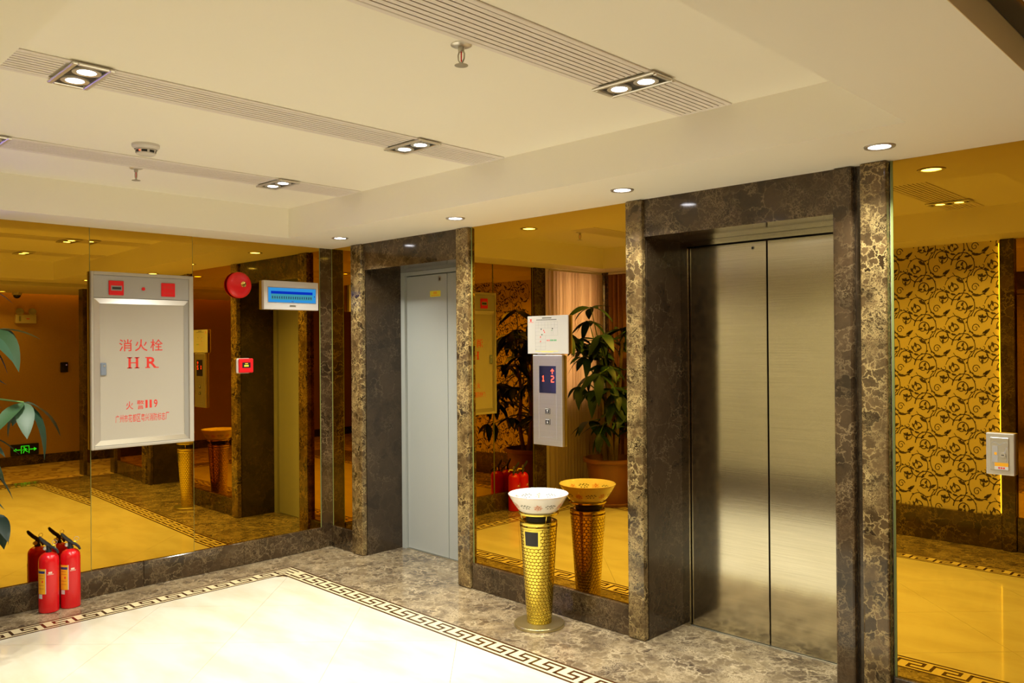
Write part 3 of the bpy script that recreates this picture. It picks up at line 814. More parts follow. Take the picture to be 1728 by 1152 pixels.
for (a, c, d_, e_) in ((-1.662, 1.893, -1.570, 1.985), (-1.332, 1.895, -1.240, 1.985)):
    b = MB(); FA.box(b, a, d_, c, e_, 0.0262, 0.034, 0.003); s1 = b.build('alarm_plate', M['red'], top, L)
b = MB(); FA.box(b, -1.648, -1.582, 1.922, 1.954, 0.0342, 0.035); b.build('plate_window', M['grey'], root, L)
b = MB(); FA.box(b, -1.642, -1.588, 1.930, 1.945, 0.0352, 0.0356); b.build('plate_print', M['inkblack'], root, L)
b = MB(); FA.box(b, -1.630, -1.600, 1.965, 1.972, 0.0342, 0.0346)
for q in range(3): FA.box(b, -1.318+q*0.025, -1.302+q*0.025, 1.950-0.002*q, 1.965, 0.0342, 0.0346); FA.box(b, -1.315+q*0.022, -1.30+q*0.022, 1.912, 1.922, 0.0342, 0.0346)
b.build('plate_mark', M['redtxt'], root, L)
b = MB(); FA.ell(b, -1.446, 1.940, 0.011, 0.011, 0.026, 0.031); b.build('indicator_lamp', M['red'], top, L)
b = MB(); FA.box(b, u0+0.048, u1-0.062, v0+0.055, 1.838, 0.015, 0.028); door = b.build('door', M['cabwhite'], root, L)
b = MB()                                              # mitred aluminium door edging
ua, ub, va, vb = u0+0.018, u1-0.032, v0+0.022, 1.872; k = 0.034
o4 = [(ua, va), (ub, va), (ub, vb), (ua, vb)]; i4 = [(ua+k, va+k), (ub-k, va+k), (ub-k, vb-k), (ua+k, vb-k)]
for q in range(4):
    r_ = (q+1) % 4
    b.poly([FA.p(*o4[q], 0.026), FA.p(*o4[r_], 0.026), FA.p(*i4[r_], 0.033), FA.p(*i4[q], 0.033)])
    b.poly([FA.p(*i4[q], 0.033), FA.p(*i4[r_], 0.033), FA.p(*i4[r_], 0.027), FA.p(*i4[q], 0.027)])
    b.poly([FA.p(*o4[r_], 0.026), FA.p(*o4[q], 0.026), FA.p(*o4[q], 0.015), FA.p(*o4[r_], 0.015)])
b.build('door_edging', M['alu'], door, L)
b = MB(); FA.box(b, -1.716, -1.680, 1.384, 1.464, 0.0282, 0.040, 0.004); h = b.build('handle', M['grey'], door, L)
M['handle'] = plain('blue_grey_latch', (0.22, 0.26, 0.33), 0.35); h.data.materials.clear(); h.data.materials.append(M['handle'])
b = MB(); FA.ell(b, -1.694, 1.444, 0.006, 0.006, 0.040, 0.0415); b.build('lock', M['alu'], door, L)
n = 0.0284
def char(ch, a, c, d_, e_, bold=0.0):
    b = MB(); FA.text(b, ch, a, c, d_, e_, n, bold); b.build('lettering', M['redtxt'], door, L)
for q, ch in enumerate('消火栓'):
    char(ch, -1.600+q*0.098, 1.535, -1.600+q*0.098+0.080, 1.612, 0.004)
def hbar(b, a, c, d_, e_): FA.box(b, a, d_, c, e_, n-0.0003, n+0.0002)
b = MB()                                              # serif H
for uu in (-1.543, -1.497):
    hbar(b, uu, 1.424, uu+0.015, 1.496)
    for vv in (1.424, 1.490): hbar(b, uu-0.008, vv, uu+0.023, vv+0.006)
hbar(b, -1.528, 1.457, -1.497, 1.463)
b.build('lettering', M['redtxt'], door, L)
b = MB(); FA.text(b, 'R', -1.428, 1.424, -1.362, 1.496, n, 0.02)
hbar(b, -1.437, 1.424, -1.406, 1.430); hbar(b, -1.437, 1.490, -1.410, 1.496); hbar(b, -1.372, 1.424, -1.350, 1.430)
b.build('lettering', M['redtxt'], door, L)
char('火', -1.560, 1.160, -1.515, 1.212, 0.004); char('警', -1.492, 1.158, -1.446, 1.216, 0.004)
for q, ch in enumerate('119'): char(ch, -1.438+q*0.027, 1.164, -1.438+q*0.027+(0.014 if ch == '1' else 0.024), 1.216, 0.012)
for q, ch in enumerate('广州市花都区粤兴消防标志厂'):
    char(ch, -1.625+q*0.0265, 1.078, -1.625+q*0.0265+0.0235, 1.128, 0.004)

# alarm bell
root = onA('alarm_bell', -0.778, 1.997, 'red round fire alarm bell on the amber mirror', 'alarm bell'); L = root.location
b = MB(); b.lathe(tuple(FA.p(-0.778, 1.997, 0)), [(0.050, 0.0), (0.050, 0.016)], 28, 'X', cap0=False); b.build('back_plate', M['black'], root, L, True)
b = MB(); b.lathe(tuple(FA.p(-0.778, 1.997, 0.017)), [(0.092, 0.0), (0.093, 0.006), (0.088, 0.016), (0.070, 0.026), (0.045, 0.031), (0.002, 0.033)], 40, 'X', cap0=True); b.build('gong', M['red'], root, L, True)
b = MB(); b.lathe(tuple(FA.p(-0.760, 2.002, 0.049)), [(0.021, 0.0), (0.020, 0.004), (0.012, 0.007), (0.002, 0.008)], 20, 'X'); nut = b.build('centre_nut', M['brass'], root, L, True)

# blue floor display panel
root = onA('floor_display_panel', -0.37, 1.830, 'white wall panel with a lit blue screen near the corner', 'display panel'); L = root.location
b = MB(); FA.box(b, -0.595, -0.140, 1.830, 2.042, 0.001, 0.036, 0.004, 2); b.build('casing', M['white'], root, L)
b = MB(); FA.box(b, -0.566, -0.160, 1.879, 1.996, 0.0362, 0.0375); b.build('screen_rim', M['grey'], root, L)
b = MB(); FA.box(b, -0.561, -0.165, 1.884, 1.991, 0.0377, 0.0385); scn = b.build('screen', M['lcd'], root, L)
b = MB(); FA.box(b, -0.540, -0.193, 1.903, 1.966, 0.0387, 0.0389); b.build('screen_field', M['lcdcyan'], scn, L)
b = MB(); FA.box(b, -0.540, -0.193, 1.946, 1.966, 0.0391, 0.0393); b.build('screen_bar', M['lcdbar'], scn, L)
b = MB(); rnd = random.Random(4)
for q in range(18):
    uu = -0.533+q*0.0188; wd_ = 0.013
    for r_ in range(3):
        FA.box(b, uu+rnd.uniform(0, .003), uu+wd_-rnd.uniform(0, .003), 1.912+r_*0.006, 1.912+r_*0.006+0.0035, 0.0391, 0.0393)
    FA.box(b, uu+0.004, uu+0.008, 1.911, 1.929, 0.0391, 0.0393)
FA.box(b, -0.372, -0.354, 1.889, 1.893, 0.0387, 0.0389); FA.box(b, -0.180, -0.172, 1.930, 1.938, 0.0387, 0.0389)
b.build('screen_marks', M['blue'], scn, L)
b = MB(); FA.box(b, -0.386, -0.335, 1.853, 1.866, 0.0362, 0.0368); b.build('badge', M['sill'], root, L)

# manual call point
root = onA('fire_call_point', -0.740, 1.370, 'small red manual fire call point on the amber mirror', 'call point'); L = root.location
b = MB(); FA.box(b, -0.800, -0.698, 1.368, 1.476, 0.001, 0.024, 0.010, 3); b.build('back_box', M['white'], root, L)
b = MB(); FA.box(b, -0.792, -0.682, 1.372, 1.474, 0.0242, 0.042, 0.008, 3); fc = b.build('face', M['red'], root, L)
b = MB(); FA.box(b, -0.768, -0.706, 1.408, 1.446, 0.0422, 0.0432); b.build('window', M['black'], fc, L)
b = MB(); FA.box(b, -0.748, -0.726, 1.434, 1.440, 0.0434, 0.0438); FA.box(b, -0.755, -0.720, 1.416, 1.428, 0.0434, 0.0438); b.build('window_print', M['yellow'], fc, L)

# ------------------------------------------------------------------ lift wall things
# lift call panel
root = thing('lift_call_panel', FB.p(2.285, 0.97, 0), 'steel lift call panel with red floor numbers and two buttons', 'call panel'); L = root.location
b = MB(); FB.box(b, 2.170, 2.398, 0.970, 1.496, 0.001, 0.022, 0.002); b.build('plate', M['steelp'], root, L)
b = MB()
for (a, c, d_, e_) in ((2.216, 1.005, 2.2165, 1.460), (2.352, 1.005, 2.3525, 1.460), (2.216, 1.018, 2.3525, 1.0185)):
    FB.box(b, a, d_+0.0007, c, e_+0.0007, 0.0215, 0.0224)
b.build('panel_seam', M['grey'], root, L)
b = MB(); FB.box(b, 2.222, 2.352, 1.275, 1.433, 0.0215, 0.0235); dsp = b.build('display', M['blackglass'], root, L)
b = MB()
PX = {'1': ('010', '110', '010', '010', '010', '010', '111'), '2': ('1110', '0001', '0001', '0110', '1000', '1000', '1111'), 'a': ('00100', '01110', '10101', '00100', '00100', '00100')}
def dots(ch, u, v, s):
    rows = PX[ch]
    for r_, row in enumerate(rows):
        for c_, x_ in enumerate(row):
            if x_ == '1': FB.box(b, u+c_*s, u+(c_+0.86)*s, v-(r_+0.86)*s, v-r_*s, 0.0236, 0.0240)
dots('1', 2.247, 1.377, 0.0050); dots('2', 2.316, 1.377, 0.0056); dots('a', 2.313, 1.417, 0.0050)
b.build('floor_digits', M['ledred'], dsp, L)
for vv, up_ in ((1.170, 1), (1.108, -1)):
    b = MB(); FB.box(b, 2.266, 2.306, vv-0.0165, vv+0.0165, 0.0215, 0.0235, 0.0008); bt = b.build('button', M['black'], root, L)
    b = MB(); FB.box(b, 2.269, 2.303, vv-0.0138, vv+0.0138, 0.0236, 0.0255, 0.0008); b.build('button_cap', M['steelp'], bt, L)
    b = MB(); FB.box(b, 2.272, 2.300, vv-0.011, vv+0.011, 0.0255, 0.0259); b.build('button_face', M['black'], bt, L)
    b = MB(); FB.box(b, 2.2845, 2.2875, vv-0.008, vv+0.008, 0.0260, 0.0263)
    FB.poly(b, [(2.286, vv+up_*0.0095), (2.279, vv+up_*0.001), (2.293, vv+up_*0.001)], 0.0264); b.build('arrow', M['white'], bt, L)
# floor plan sign
root = thing('floor_plan_sign', FB.p(2.285, 1.503, 0), 'white acrylic floor plan sign above the lift call panel', 'sign'); L = root.location
b = MB(); FB.box(b, 2.128, 2.443, 1.504, 1.726, 0.012, 0.020, 0.001); pl = b.build('plate', M['signwhite'], root, L)
b = MB(); FB.box(b, 2.20, 2.38, 1.50, 1.53, 0.001, 0.0118); b.build('mount', M['alu'], root, L)
n = 0.0203
b = MB()
def ln(a, c, d_, e_, t_=0.0008): FB.box(b, min(a, d_)-t_/2, max(a, d_)+t_/2, min(c, e_)-t_/2, max(c, e_)+t_/2, n-0.0002, n)
for vv in (1.690, 1.672, 1.654): ln(2.191, vv, 2.366, vv)
ln(2.191, 1.690, 2.191, 1.532); ln(2.366, 1.690, 2.366, 1.610); ln(2.272, 1.610, 2.366, 1.610); ln(2.272, 1.610, 2.272, 1.526); ln(2.198, 1.526, 2.272, 1.526); ln(2.191, 1.532, 2.198, 1.526)
for q in range(1, 7): ln(2.191+q*0.025, 1.690, 2.191+q*0.025, 1.654)
for q in range(1, 6): ln(2.191, 1.654-q*0.0215, 2.272 if q > 1 else 2.225, 1.654-q*0.0215)
ln(2.232, 1.526, 2.232, 1.61); ln(2.316, 1.61, 2.316, 1.654); ln(2.33, 1.61, 2.33, 1.654)
b.build('plan_lines', M['grey'], pl, L)
b = MB()
for q in range(9): FB.box(b, 2.246+q*0.0082, 2.2522+q*0.0082, 1.710, 1.716, n-0.0002, n)
for q in range(26): FB.box(b, 2.200+q*0.0061, 2.2046+q*0.0061, 1.7005, 1.7045, n-0.0002, n)
for (uu, vv) in ((2.238, 1.648), (2.326, 1.650), (2.243, 1.616)): FB.box(b, uu-0.004, uu+0.004, vv-0.003, vv+0.003, n, n+0.0002)
b.build('title_print', M['inkblack'], pl, L)
b = MB()
for (uu, vv) in ((2.258, 1.640), (2.264, 1.630), (2.232, 1.602), (2.232, 1.576), (2.286, 1.582), (2.300, 1.582)): FB.box(b, uu-0.003, uu+0.003, vv-0.004, vv+0.004, n, n+0.0002)
FB.poly(b, [(2.155, 1.693), (2.147, 1.709), (2.163, 1.709)], n); FB.ell(b, 2.155, 1.698, 0.006, 0.005, n-0.0002, n+0.0001); FB.box(b, 2.136, 2.175, 1.6885, 1.6905, n, n+0.0002)
b.build('red_marks', M['redtxt'], pl, L)
b = MB()
for uu in (2.314, 2.326, 2.340, 2.352): FB.box(b, uu-0.0035, uu+0.0035, 1.578, 1.587, n, n+0.0002)
for (uu, vv) in ((2.322, 1.640), (2.246, 1.617)): FB.box(b, uu-0.003, uu+0.003, vv-0.002, vv+0.002, n+0.0002, n+0.0003)
b.build('green_marks', M['green'], pl, L)
b = MB(); FB.box(b, 2.19, 2.37, 1.518, 1.520, n, n+0.0002); FB.box(b, 2.24, 2.33, 1.513, 1.515, n, n+0.0002); b.build('footer_line', M['yellow'], pl, L)
# key switch box on the right mirror
root = thing('key_switch_box', FB.p(4.61, 1.048, 0), 'small steel key switch box with lock on the right mirror', 'switch box'); L = root.location
b = MB(); FB.box(b, 4.562, 4.658, 1.048, 1.207, 0.001, 0.026, 0.003, 2); b.build('case', M['alu'], root, L)
b = MB(); FB.box(b, 4.577, 4.639, 1.066, 1.190, 0.0262, 0.029, 0.001); dr = b.build('door', M['steelp'], root, L)
b = MB(); FB.box(b, 4.584, 4.603, 1.096, 1.158, 0.0291, 0.0297, 0.0002); b.build('window', M['cabgrey'], dr, L)
b = MB(); FB.box(b, 4.591, 4.600, 1.124, 1.134, 0.0297, 0.0300); b.build('window_mark', M['label'], dr, L)
b = MB(); FB.ell(b, 4.620, 1.125, 0.0095, 0.0095, 0.029, 0.034); lk = b.build('lock_barrel', M['alu'], dr, L)
b = MB(); FB.box(b, 4.6155, 4.6245, 1.1235, 1.1265, 0.034, 0.0345); b.build('key_slot', M['black'], dr, L)
b = MB(); FB.box(b, 4.592, 4.638, 1.081, 1.095, 0.0292, 0.0297); b.build('orange_label', M['label'], dr, L)
b = MB(); FB.box(b, 4.592, 4.638, 1.069, 1.0808, 0.0292, 0.0297); b.build('white_label', M['white'], dr, L)
b = MB()
for q in range(3): FB.box(b, 4.604+q*0.008, 4.610+q*0.008, 1.072, 1.078, 0.0298, 0.0300)
b.build('label_print', M['redtxt'], dr, L)
b = MB()
def scr_(pts, w_): FB.ribbon(b, pts, w_, 0.0293)
scr_([(4.582+q*0.005, 1.168+0.006*math.sin(q*0.9)) for q in range(11)], 0.003)
scr_([(4.630+0.004*math.sin(q*0.8), 1.098+q*0.006) for q in range(11)], 0.003)
b.build('engraving', M['cabgrey'], dr, L)

# ------------------------------------------------------------------ ashtray bin
AX, AY = 2.385, -0.215
root = thing('ashtray_bin', (AX, AY, 0), 'gold honeycomb ashtray bin topped by a white porcelain bowl', 'ashtray bin')
b = MB(); b.lathe((0,0,0), [(0.139, 0.0), (0.141, 0.004), (0.141, 0.013), (0.137, 0.018), (0.075, 0.020)], 48); b.build('base_plate', M['dullgold'], root, smooth=True)
b = MB(); uv = []; prof = [(0.069+(0.103-0.069)*i/14, 0.0205+0.5245*i/14) for i in range(15)]; sg = 64
W0, W1, WZa, WZb = R(-62-24), R(-62+24), 0.452, 0.535
for r_, h_ in prof:
    for i in range(sg+1):
        a = 2*PI*i/sg; b.v.append((r_*math.cos(a), r_*math.sin(a), h_)); uv.append((i/sg*26, h_/0.0208))
for j in range(len(prof)-1):
    for i in range(sg): b.f.append((j*(sg+1)+i, j*(sg+1)+i+1, (j+1)*(sg+1)+i+1, (j+1)*(sg+1)+i))
b.build('column', M['hexgold'], root, smooth=True, uv=uv)
def cpatch(r_at, a0, a1, z0, z1, d_, seg=10):
    b = MB()
    for q in range(2):
        for i in range(seg+1):
            a = a0+(a1-a0)*i/seg; z = (z0, z1)[q]; r_ = r_at(z)+d_
            b.v.append((r_*math.cos(a), r_*math.sin(a), z))
    for i in range(seg): b.f.append((i, i+1, seg+2+i, seg+1+i))
    return b
rc = lambda z: 0.069+(0.103-0.069)*(z-0.0205)/0.5245
CA = math.atan2(-3.54-AY, 5.459-AX)-R(24)
cpatch(rc, CA-R(29), CA+R(29), 0.445, 0.545, 0.0015).build('opening_frame', M['gold'], root, smooth=True)
cpatch(rc, CA-R(22), CA+R(22), 0.457, 0.535, 0.0025).build('opening', M['dark'], root, smooth=True)
b = MB(); b.lathe((0,0,0), [(0.1035, 0.5455), (0.105, 0.548), (0.105, 0.562), (0.1035, 0.565), (0.1045, 0.568), (0.1045, 0.580), (0.100, 0.583), (0.06, 0.583)], 48); b.build('collar', M['gold'], root, smooth=True)
b = MB(); b.lathe((0,0,0), [(0.072, 0.584), (0.070, 0.604), (0.085, 0.616)], 40); b.build('neck', M['dark'], root, smooth=True)
for a in (0, 120, 240):
    b = MB(); b.tube([(0.088*math.cos(CA+R(a+50)), 0.088*math.sin(CA+R(a+50)), 0.582), (0.100*math.cos(CA+R(a+50)), 0.100*math.sin(CA+R(a+50)), 0.618)], 0.003, 8); b.build('strut', M['gold'], root, smooth=True)
b = MB(); b.lathe((0,0,0), [(0.102, 0.617), (0.112, 0.622), (0.113, 0.630), (0.108, 0.632)], 48, cap0=False, cap1=False); b.build('cradle_ring', M['gold'], root, smooth=True)
bp = [(0.050, 0.622), (0.088, 0.626), (0.112, 0.642), (0.136, 0.675), (0.156, 0.708), (0.166, 0.726), (0.168, 0.731), (0.165, 0.733), (0.158, 0.724), (0.145, 0.700), (0.128, 0.668), (0.106, 0.642), (0.070, 0.634), (0.002, 0.633)]
b = MB(); b.lathe((0,0,0), bp, 56); bowl = b.build('bowl', M['porcelain'], root, smooth=True)
bo = lambda z: [bp[i][0]+(bp[i+1][0]-bp[i][0])*(z-bp[i][1])/(bp[i+1][1]-bp[i][1]) for i in range(1, 5) if bp[i][1] <= z <= bp[i+1][1]][0]
bi_ = lambda z: [bp[i+1][0]+(bp[i][0]-bp[i+1][0])*(z-bp[i+1][1])/(bp[i][1]-bp[i+1][1]) for i in range(8, 12) if bp[i+1][1] <= z <= bp[i][1]][0]
def decal(rf, d_, name, m, a, z, ra, rz, petals):
    b = MB(); pts = []
    for i in range(24):
        t_ = 2*PI*i/24; k = 1+0.22*math.cos(petals*t_)
        zz = z+rz*k*math.sin(t_); aa = a+ra*k*math.cos(t_); rr = rf(zz)+d_
        pts.append((rr*math.cos(aa), rr*math.sin(aa), zz))
    c_ = (rf(z)+d_)
    b.v = pts+[(c_*math.cos(a), c_*math.sin(a), z)]; b.f = [(i, (i+1) % 24, 24) for i in range(24)]
    b.build(name, m, bowl)
M['rosepale'] = plain('pale_rose_decal', (0.80, 0.58, 0.48), 0.3)
for rf, d_, z in ((bo, 0.0006, 0.672), (bi_, -0.0006, 0.690)):
    for q in range(12):
        a = R(30*q+12)
        if q % 2 == 0:
            decal(rf, d_, 'rose_motif', M['rosepale'], a, z, 0.17, 0.018, 7)
            for (da, dz) in ((-.07, .004), (.05, .007), (0.0, -.007), (.10, -.003), (-.11, -.006), (.0, .001), (-.02, .012)): decal(rf, d_*1.6, 'petal_motif', M['rose'], a+da, z+dz, 0.036, 0.0032, 5)
        else:
            for (da, dz) in ((-.20, .006), (-.12, -.004), (-.05, .008), (.02, -.006), (.05, .004), (.13, -.004), (.19, .007), (.0, .013), (-.14, .012), (.11, .011)): decal(rf, d_, 'leaf_motif', M['leafdecal'], a+da, z+dz, 0.038, 0.0030, 3)
b = MB(); b.lathe((0,0,0), [(0.1675+0.0004, 0.7272), (0.1682+0.0004, 0.7305)], 56, cap0=False, cap1=False); b.build('rim_band', M['rosepale'], bowl, smooth=True)

# ------------------------------------------------------------------ fire extinguishers
def extinguisher(x, y, rz, label):
    root = thing('fire_extinguisher', (x, y, 0), label, 'fire extinguisher', 'fire extinguishers by the left mirror')
    root.rotation_euler.z = rz
    b = MB(); b.lathe((0,0,0), [(0.050, 0.0), (0.0545, 0.004), (0.055, 0.012), (0.055, 0.300), (0.052, 0.320), (0.042, 0.336), (0.026, 0.346), (0.018, 0.350)], 36); b.build('cylinder', M['redpaint'], root, smooth=True)
    b = MB(); b.lathe((0,0,0), [(0.017, 0.3505), (0.017, 0.362), (0.013, 0.364), (0.013, 0.392), (0.010, 0.396)], 18); b.build('valve', M['black'], root, smooth=True)
    rr = lambda z: 0.055
    cpatch(rr, R(-75), R(-20), 0.115, 0.262, 0.0006, 8).build('label_sheet', M['label'], root, smooth=True)
    cpatch(rr, R(-73), R(-26), 0.236, 0.250, 0.0012, 8).build('label_band', M['blue'], root, smooth=True)
    cpatch(rr, R(-22.5), R(-19), 0.115, 0.262, 0.0011, 2).build('label_edge', M['white'], root, smooth=True)
    for z in (0.222, 0.205, 0.165, 0.145):
        cpatch(rr, R(-70), R(-32), z, z+0.004, 0.0012, 6).build('label_text', M['terra2'], root, smooth=True)
    cpatch(rr, R(-44), R(-36), 0.182, 0.194, 0.0013, 3).build('label_mark', M['red'], root, smooth=True)
    cpatch(rr, R(-70), R(-42), 0.088, 0.113, 0.0006, 5).build('date_tag', M['white'], root, smooth=True)
    cpatch(rr, R(-12), R(22), 0.226, 0.229, 0.0006, 6).build('maker_mark', M['rosepale'], root, smooth=True)
    cpatch(rr, R(-6), R(14), 0.232, 0.243, 0.0006, 6).build('maker_mark', M['rosepale'], root, smooth=True)
    b = MB(); b.tube([(0.004, 0, 0.392), (0.012, -0.022, 0.412), (0.018, -0.042, 0.436), (0.020, -0.050, 0.450)], [0.011, 0.011, 0.010, 0.006], 8); b.build('squeeze_lever', M['black'], root, smooth=True)
    b = MB(); b.tube([(0.008, 0.004, 0.384), (0.020, 0.024, 0.376), (0.026, 0.040, 0.360), (0.028, 0.048, 0.342)], [0.010, 0.009, 0.008, 0.006], 8); b.build('carry_handle', M['black'], root, smooth=True)
    b = MB(); n_ = 14; b.tube([(0.020+0.002*math.cos(2*PI*i/n_), 0.030+0.013*math.cos(2*PI*i/n_), 0.408+0.012*math.sin(2*PI*i/n_)) for i in range(n_+1)], 0.0014, 5); b.build('safety_pin', M['alu'], root, smooth=True)
    b = MB(); b.lathe((0.0, -0.018, 0.372), [(0.0115, -0.012), (0.0115, 0.0), (0.009, 0.002)], 16, 'X'); b.build('gauge', M['alu'], root, smooth=True)
    b = MB(); b.tube([(0.0, 0.012, 0.378), (-0.03, 0.030, 0.380), (-0.036, 0.036, 0.362)], 0.006, 8); b.build('nozzle', M['yellow'], root, smooth=True)
    return root
M['terra2'] = plain('orange_print', (0.62, 0.22, 0.02), 0.5)
extinguisher(0.105, -2.034, R(-12), 'red fire extinguisher by the left mirror, left one of the pair')
extinguisher(0.105, -1.916, R(-8), 'red fire extinguisher by the left mirror, right one of the pair')

# ------------------------------------------------------------------ potted plant
PXc, PYc = 0.56, -2.80
plant = thing('potted_plant', (PXc, PYc, 0), 'tall leafy green plant in a terracotta pot, leaves reaching in at left edge', 'potted plant')
pot = plant
b = MB(); b.lathe((0,0,0), [(0.235, 0.0), (0.255, 0.03), (0.250, 0.035), (0.225, 0.015), (0.205, 0.012)], 40); b.build('saucer', M['terracotta'], pot, smooth=True)
b = MB(); b.lathe((0,0,0), [(0.17, 0.0155), (0.205, 0.20), (0.235, 0.405), (0.265, 0.415), (0.268, 0.445), (0.245, 0.45), (0.235, 0.41), (0.22, 0.36)], 40, cap1=False); b.build('pot', M['terracotta'], pot, smooth=True)
b = MB(); b.lathe((0,0,0), [(0.224, 0.375), (0.12, 0.385), (0.002, 0.39)], 24, cap0=False); b.build('soil', M['soil'], pot, smooth=True)
PZ = Vector((0, 0, 0.385))
rnd = random.Random(11)
def leaf_mesh(ln, wd, droop):
    b = MB(); n = 7
    for i in range(n+1):
        f = i/n; ww = wd*math.sin(PI*min(1, f**0.85))**0.8*(1-0.15*f)+0.001
        x = ln*f; z = -droop*f*f*ln
        b.v += [(x, -ww/2, z+0.10*ww), (x, 0, z), (x, ww/2, z+0.10*ww)]
    for i in range(n):
        k = 3*i
        b.f += [(k, k+3, k+4, k+1), (k+1, k+4, k+5, k+2)]
    return b
protos = []
for q, (ln_, wd_, dr_) in enumerate(((0.22, 0.085, 0.25), (0.19, 0.08, 0.45), (0.25, 0.092, 0.55))):
    o = leaf_mesh(ln_, wd_, dr_).build('leaf', M['leaf'], None, smooth=True); protos.append(o.data); bpy.data.objects.remove(o)
nleaf = [0]
def add_leaf(p, az, el, roll, s):
    if nleaf[0] >= 296: return
    nleaf[0] += 1
    o = bpy.data.objects.new('leaf', protos[rnd.randrange(3)]); col.objects.link(o); o.parent = plant
    o.location = Vector(p)+PZ; o.rotation_euler = (roll, -el, az); o.scale = (s, s, s)
def whorl(tip, az0, n, el, s):
    for i in range(n):
        add_leaf(tip, az0+2*PI*i/n+rnd.uniform(-.25, .25), el+rnd.uniform(-.35, .25), rnd.uniform(-.3, .3), s*rnd.uniform(.85, 1.12))
stems = []
for q in range(4):
    a = q*PI/2+0.5
    p0 = Vector((0.05*math.cos(a), 0.05*math.sin(a), -0.02)); p3 = Vector((0.13*math.cos(a+.6), 0.13*math.sin(a+.6), 0.95+0.12*q))
    pts = [p0, p0.lerp(p3, .35)+Vector((.03*math.cos(a*2), .03*math.sin(a*2), 0)), p0.lerp(p3, .7)-Vector((.02*math.cos(a), .02, 0)), p3]
    b = MB(); b.tube([x_+PZ for x_ in pts], [0.024, 0.021, 0.017, 0.012], 8); b.build('stem', M['trunk'], plant, smooth=True)
    stems.append(pts)
def branch(p, q_, n, el, s, az=None):
    m_ = (Vector(p)+Vector(q_))/2+Vector((0, 0, 0.05))
    b = MB(); b.tube([Vector(p)+PZ, m_+PZ, Vector(q_)+PZ], [0.008, 0.006, 0.004], 6); b.build('branch', M['greenstem'], plant, smooth=True)
    whorl(q_, rnd.uniform(0, 6), n, el, s)
# branches placed for the outline that shows at the frame edge and in the centre mirror
fixed = [((0.24, 0.46, 0.90), 6, -0.5, 1.0), ((0.12, 0.26, 1.26), 5, -0.2, 1.0), ((0.24, 0.27, 0.62), 5, -0.6, 0.95), ((0.16, 0.36, 0.34), 5, -0.7, 0.9),
         ((-0.18, 0.45, 1.28), 5, -0.2, 1.0), ((-0.18, 0.10, 1.40), 6, -0.1, 1.0), ((-0.05, 0.22, 1.52), 6, 0.1, 1.0)]
for c, n_, el, s in fixed:
    st_ = stems[rnd.randrange(4)]; base = st_[2] if c[2] > 0.6 else st_[1]
    branch(base, Vector(c), n_, el, s)
for q in range(34):
    z = rnd.uniform(0.35, 1.42); az = q*2.39996
    r_ = rnd.uniform(0.22, 0.46)*(1.0-0.25*abs(z-0.95))
    c = Vector((max(-0.20, r_*math.cos(az)), r_*math.sin(az), z))
    c.y = min(max(c.y, -0.38), 0.24)
    st_ = stems[q % 4]; base = st_[0].lerp(st_[3], min(0.95, max(0.2, (z-0.1)/1.0)))
    branch(base, c, 6, rnd.uniform(-0.7, 0.1), rnd.uniform(0.85, 1.05))
for st_ in stems: whorl(st_[3], rnd.uniform(0, 6), 6, 0.2, 1.0)

# ------------------------------------------------------------------ curtains and window
def curtain(name, fr, u0, u1, v0, v1, n0, amp, waves, m, label, fold='panel'):
    root = thing(name, fr.p((u0+u1)/2, v0, n0), label, 'curtain'); L = root.location
    b = MB(); k = waves*10
    for r_ in range(2):
        for i in range(k+1):
            f = i/k; a = f*waves*2*PI
            b.v.append(tuple(fr.p(u0+(u1-u0)*f, (v0, v1)[r_], n0+amp*math.sin(a+0.6*math.sin(f*11))*(0.8+0.2*r_)+amp*0.3*math.sin(a*2.3))))
    for i in range(k): b.f.append((i, i+1, k+2+i, k+1+i))
    o = b.build('drape', m, root, L, True)
    b = MB(); fr.box(b, u0, u1, v1, v1+0.02, n0-0.01, n0+0.01); b.build('curtain_track', M['white'], root, L)
    return root
curtain('sheer_curtain', FA, -3.30, -2.475, 0.02, 2.29, 0.07, 0.022, 17, M['sheer'], 'pale pink sheer curtain lit from behind, shown in the centre mirror')
curtain('brown_curtain', Frame((0, YF-0.03, 0), (1,0,0), (0,0,1), (0,1,0)), 0.15, 0.89, 0.252, 2.29, 0.05, 0.018, 12, M['brownwood'], 'brown curtain right of the sheer curtain in the centre mirror')
root = thing('window_1', (-0.15, -2.91, WZ0), 'window behind the pale sheer curtain', 'window', kind='structure'); L = root.location
b = MB()
b.box(-0.18, -0.12, WY0, WY0+0.04, WZ0, WZ1); b.box(-0.18, -0.12, WY1-0.04, WY1, WZ0, WZ1); b.box(-0.18, -0.12, WY0+0.04, WY1-0.04, WZ0, WZ0+0.04); b.box(-0.18, -0.12, WY0+0.04, WY1-0.04, WZ1-0.04, WZ1)
b.build('window_frame', M['alu'], root, L)
b = MB(); b.box(-0.17, -0.13, -2.925, -2.895, WZ0+0.04, WZ1-0.04); b.build('mullion', M['alu'], root, L)
for ya, yb in ((WY0+0.04, -2.925), (-2.895, WY1-0.04)):
    b = MB(); b.box(-0.153, -0.147, ya, yb, WZ0+0.04, WZ1-0.04); b.build('pane', M['pane'], root, L)

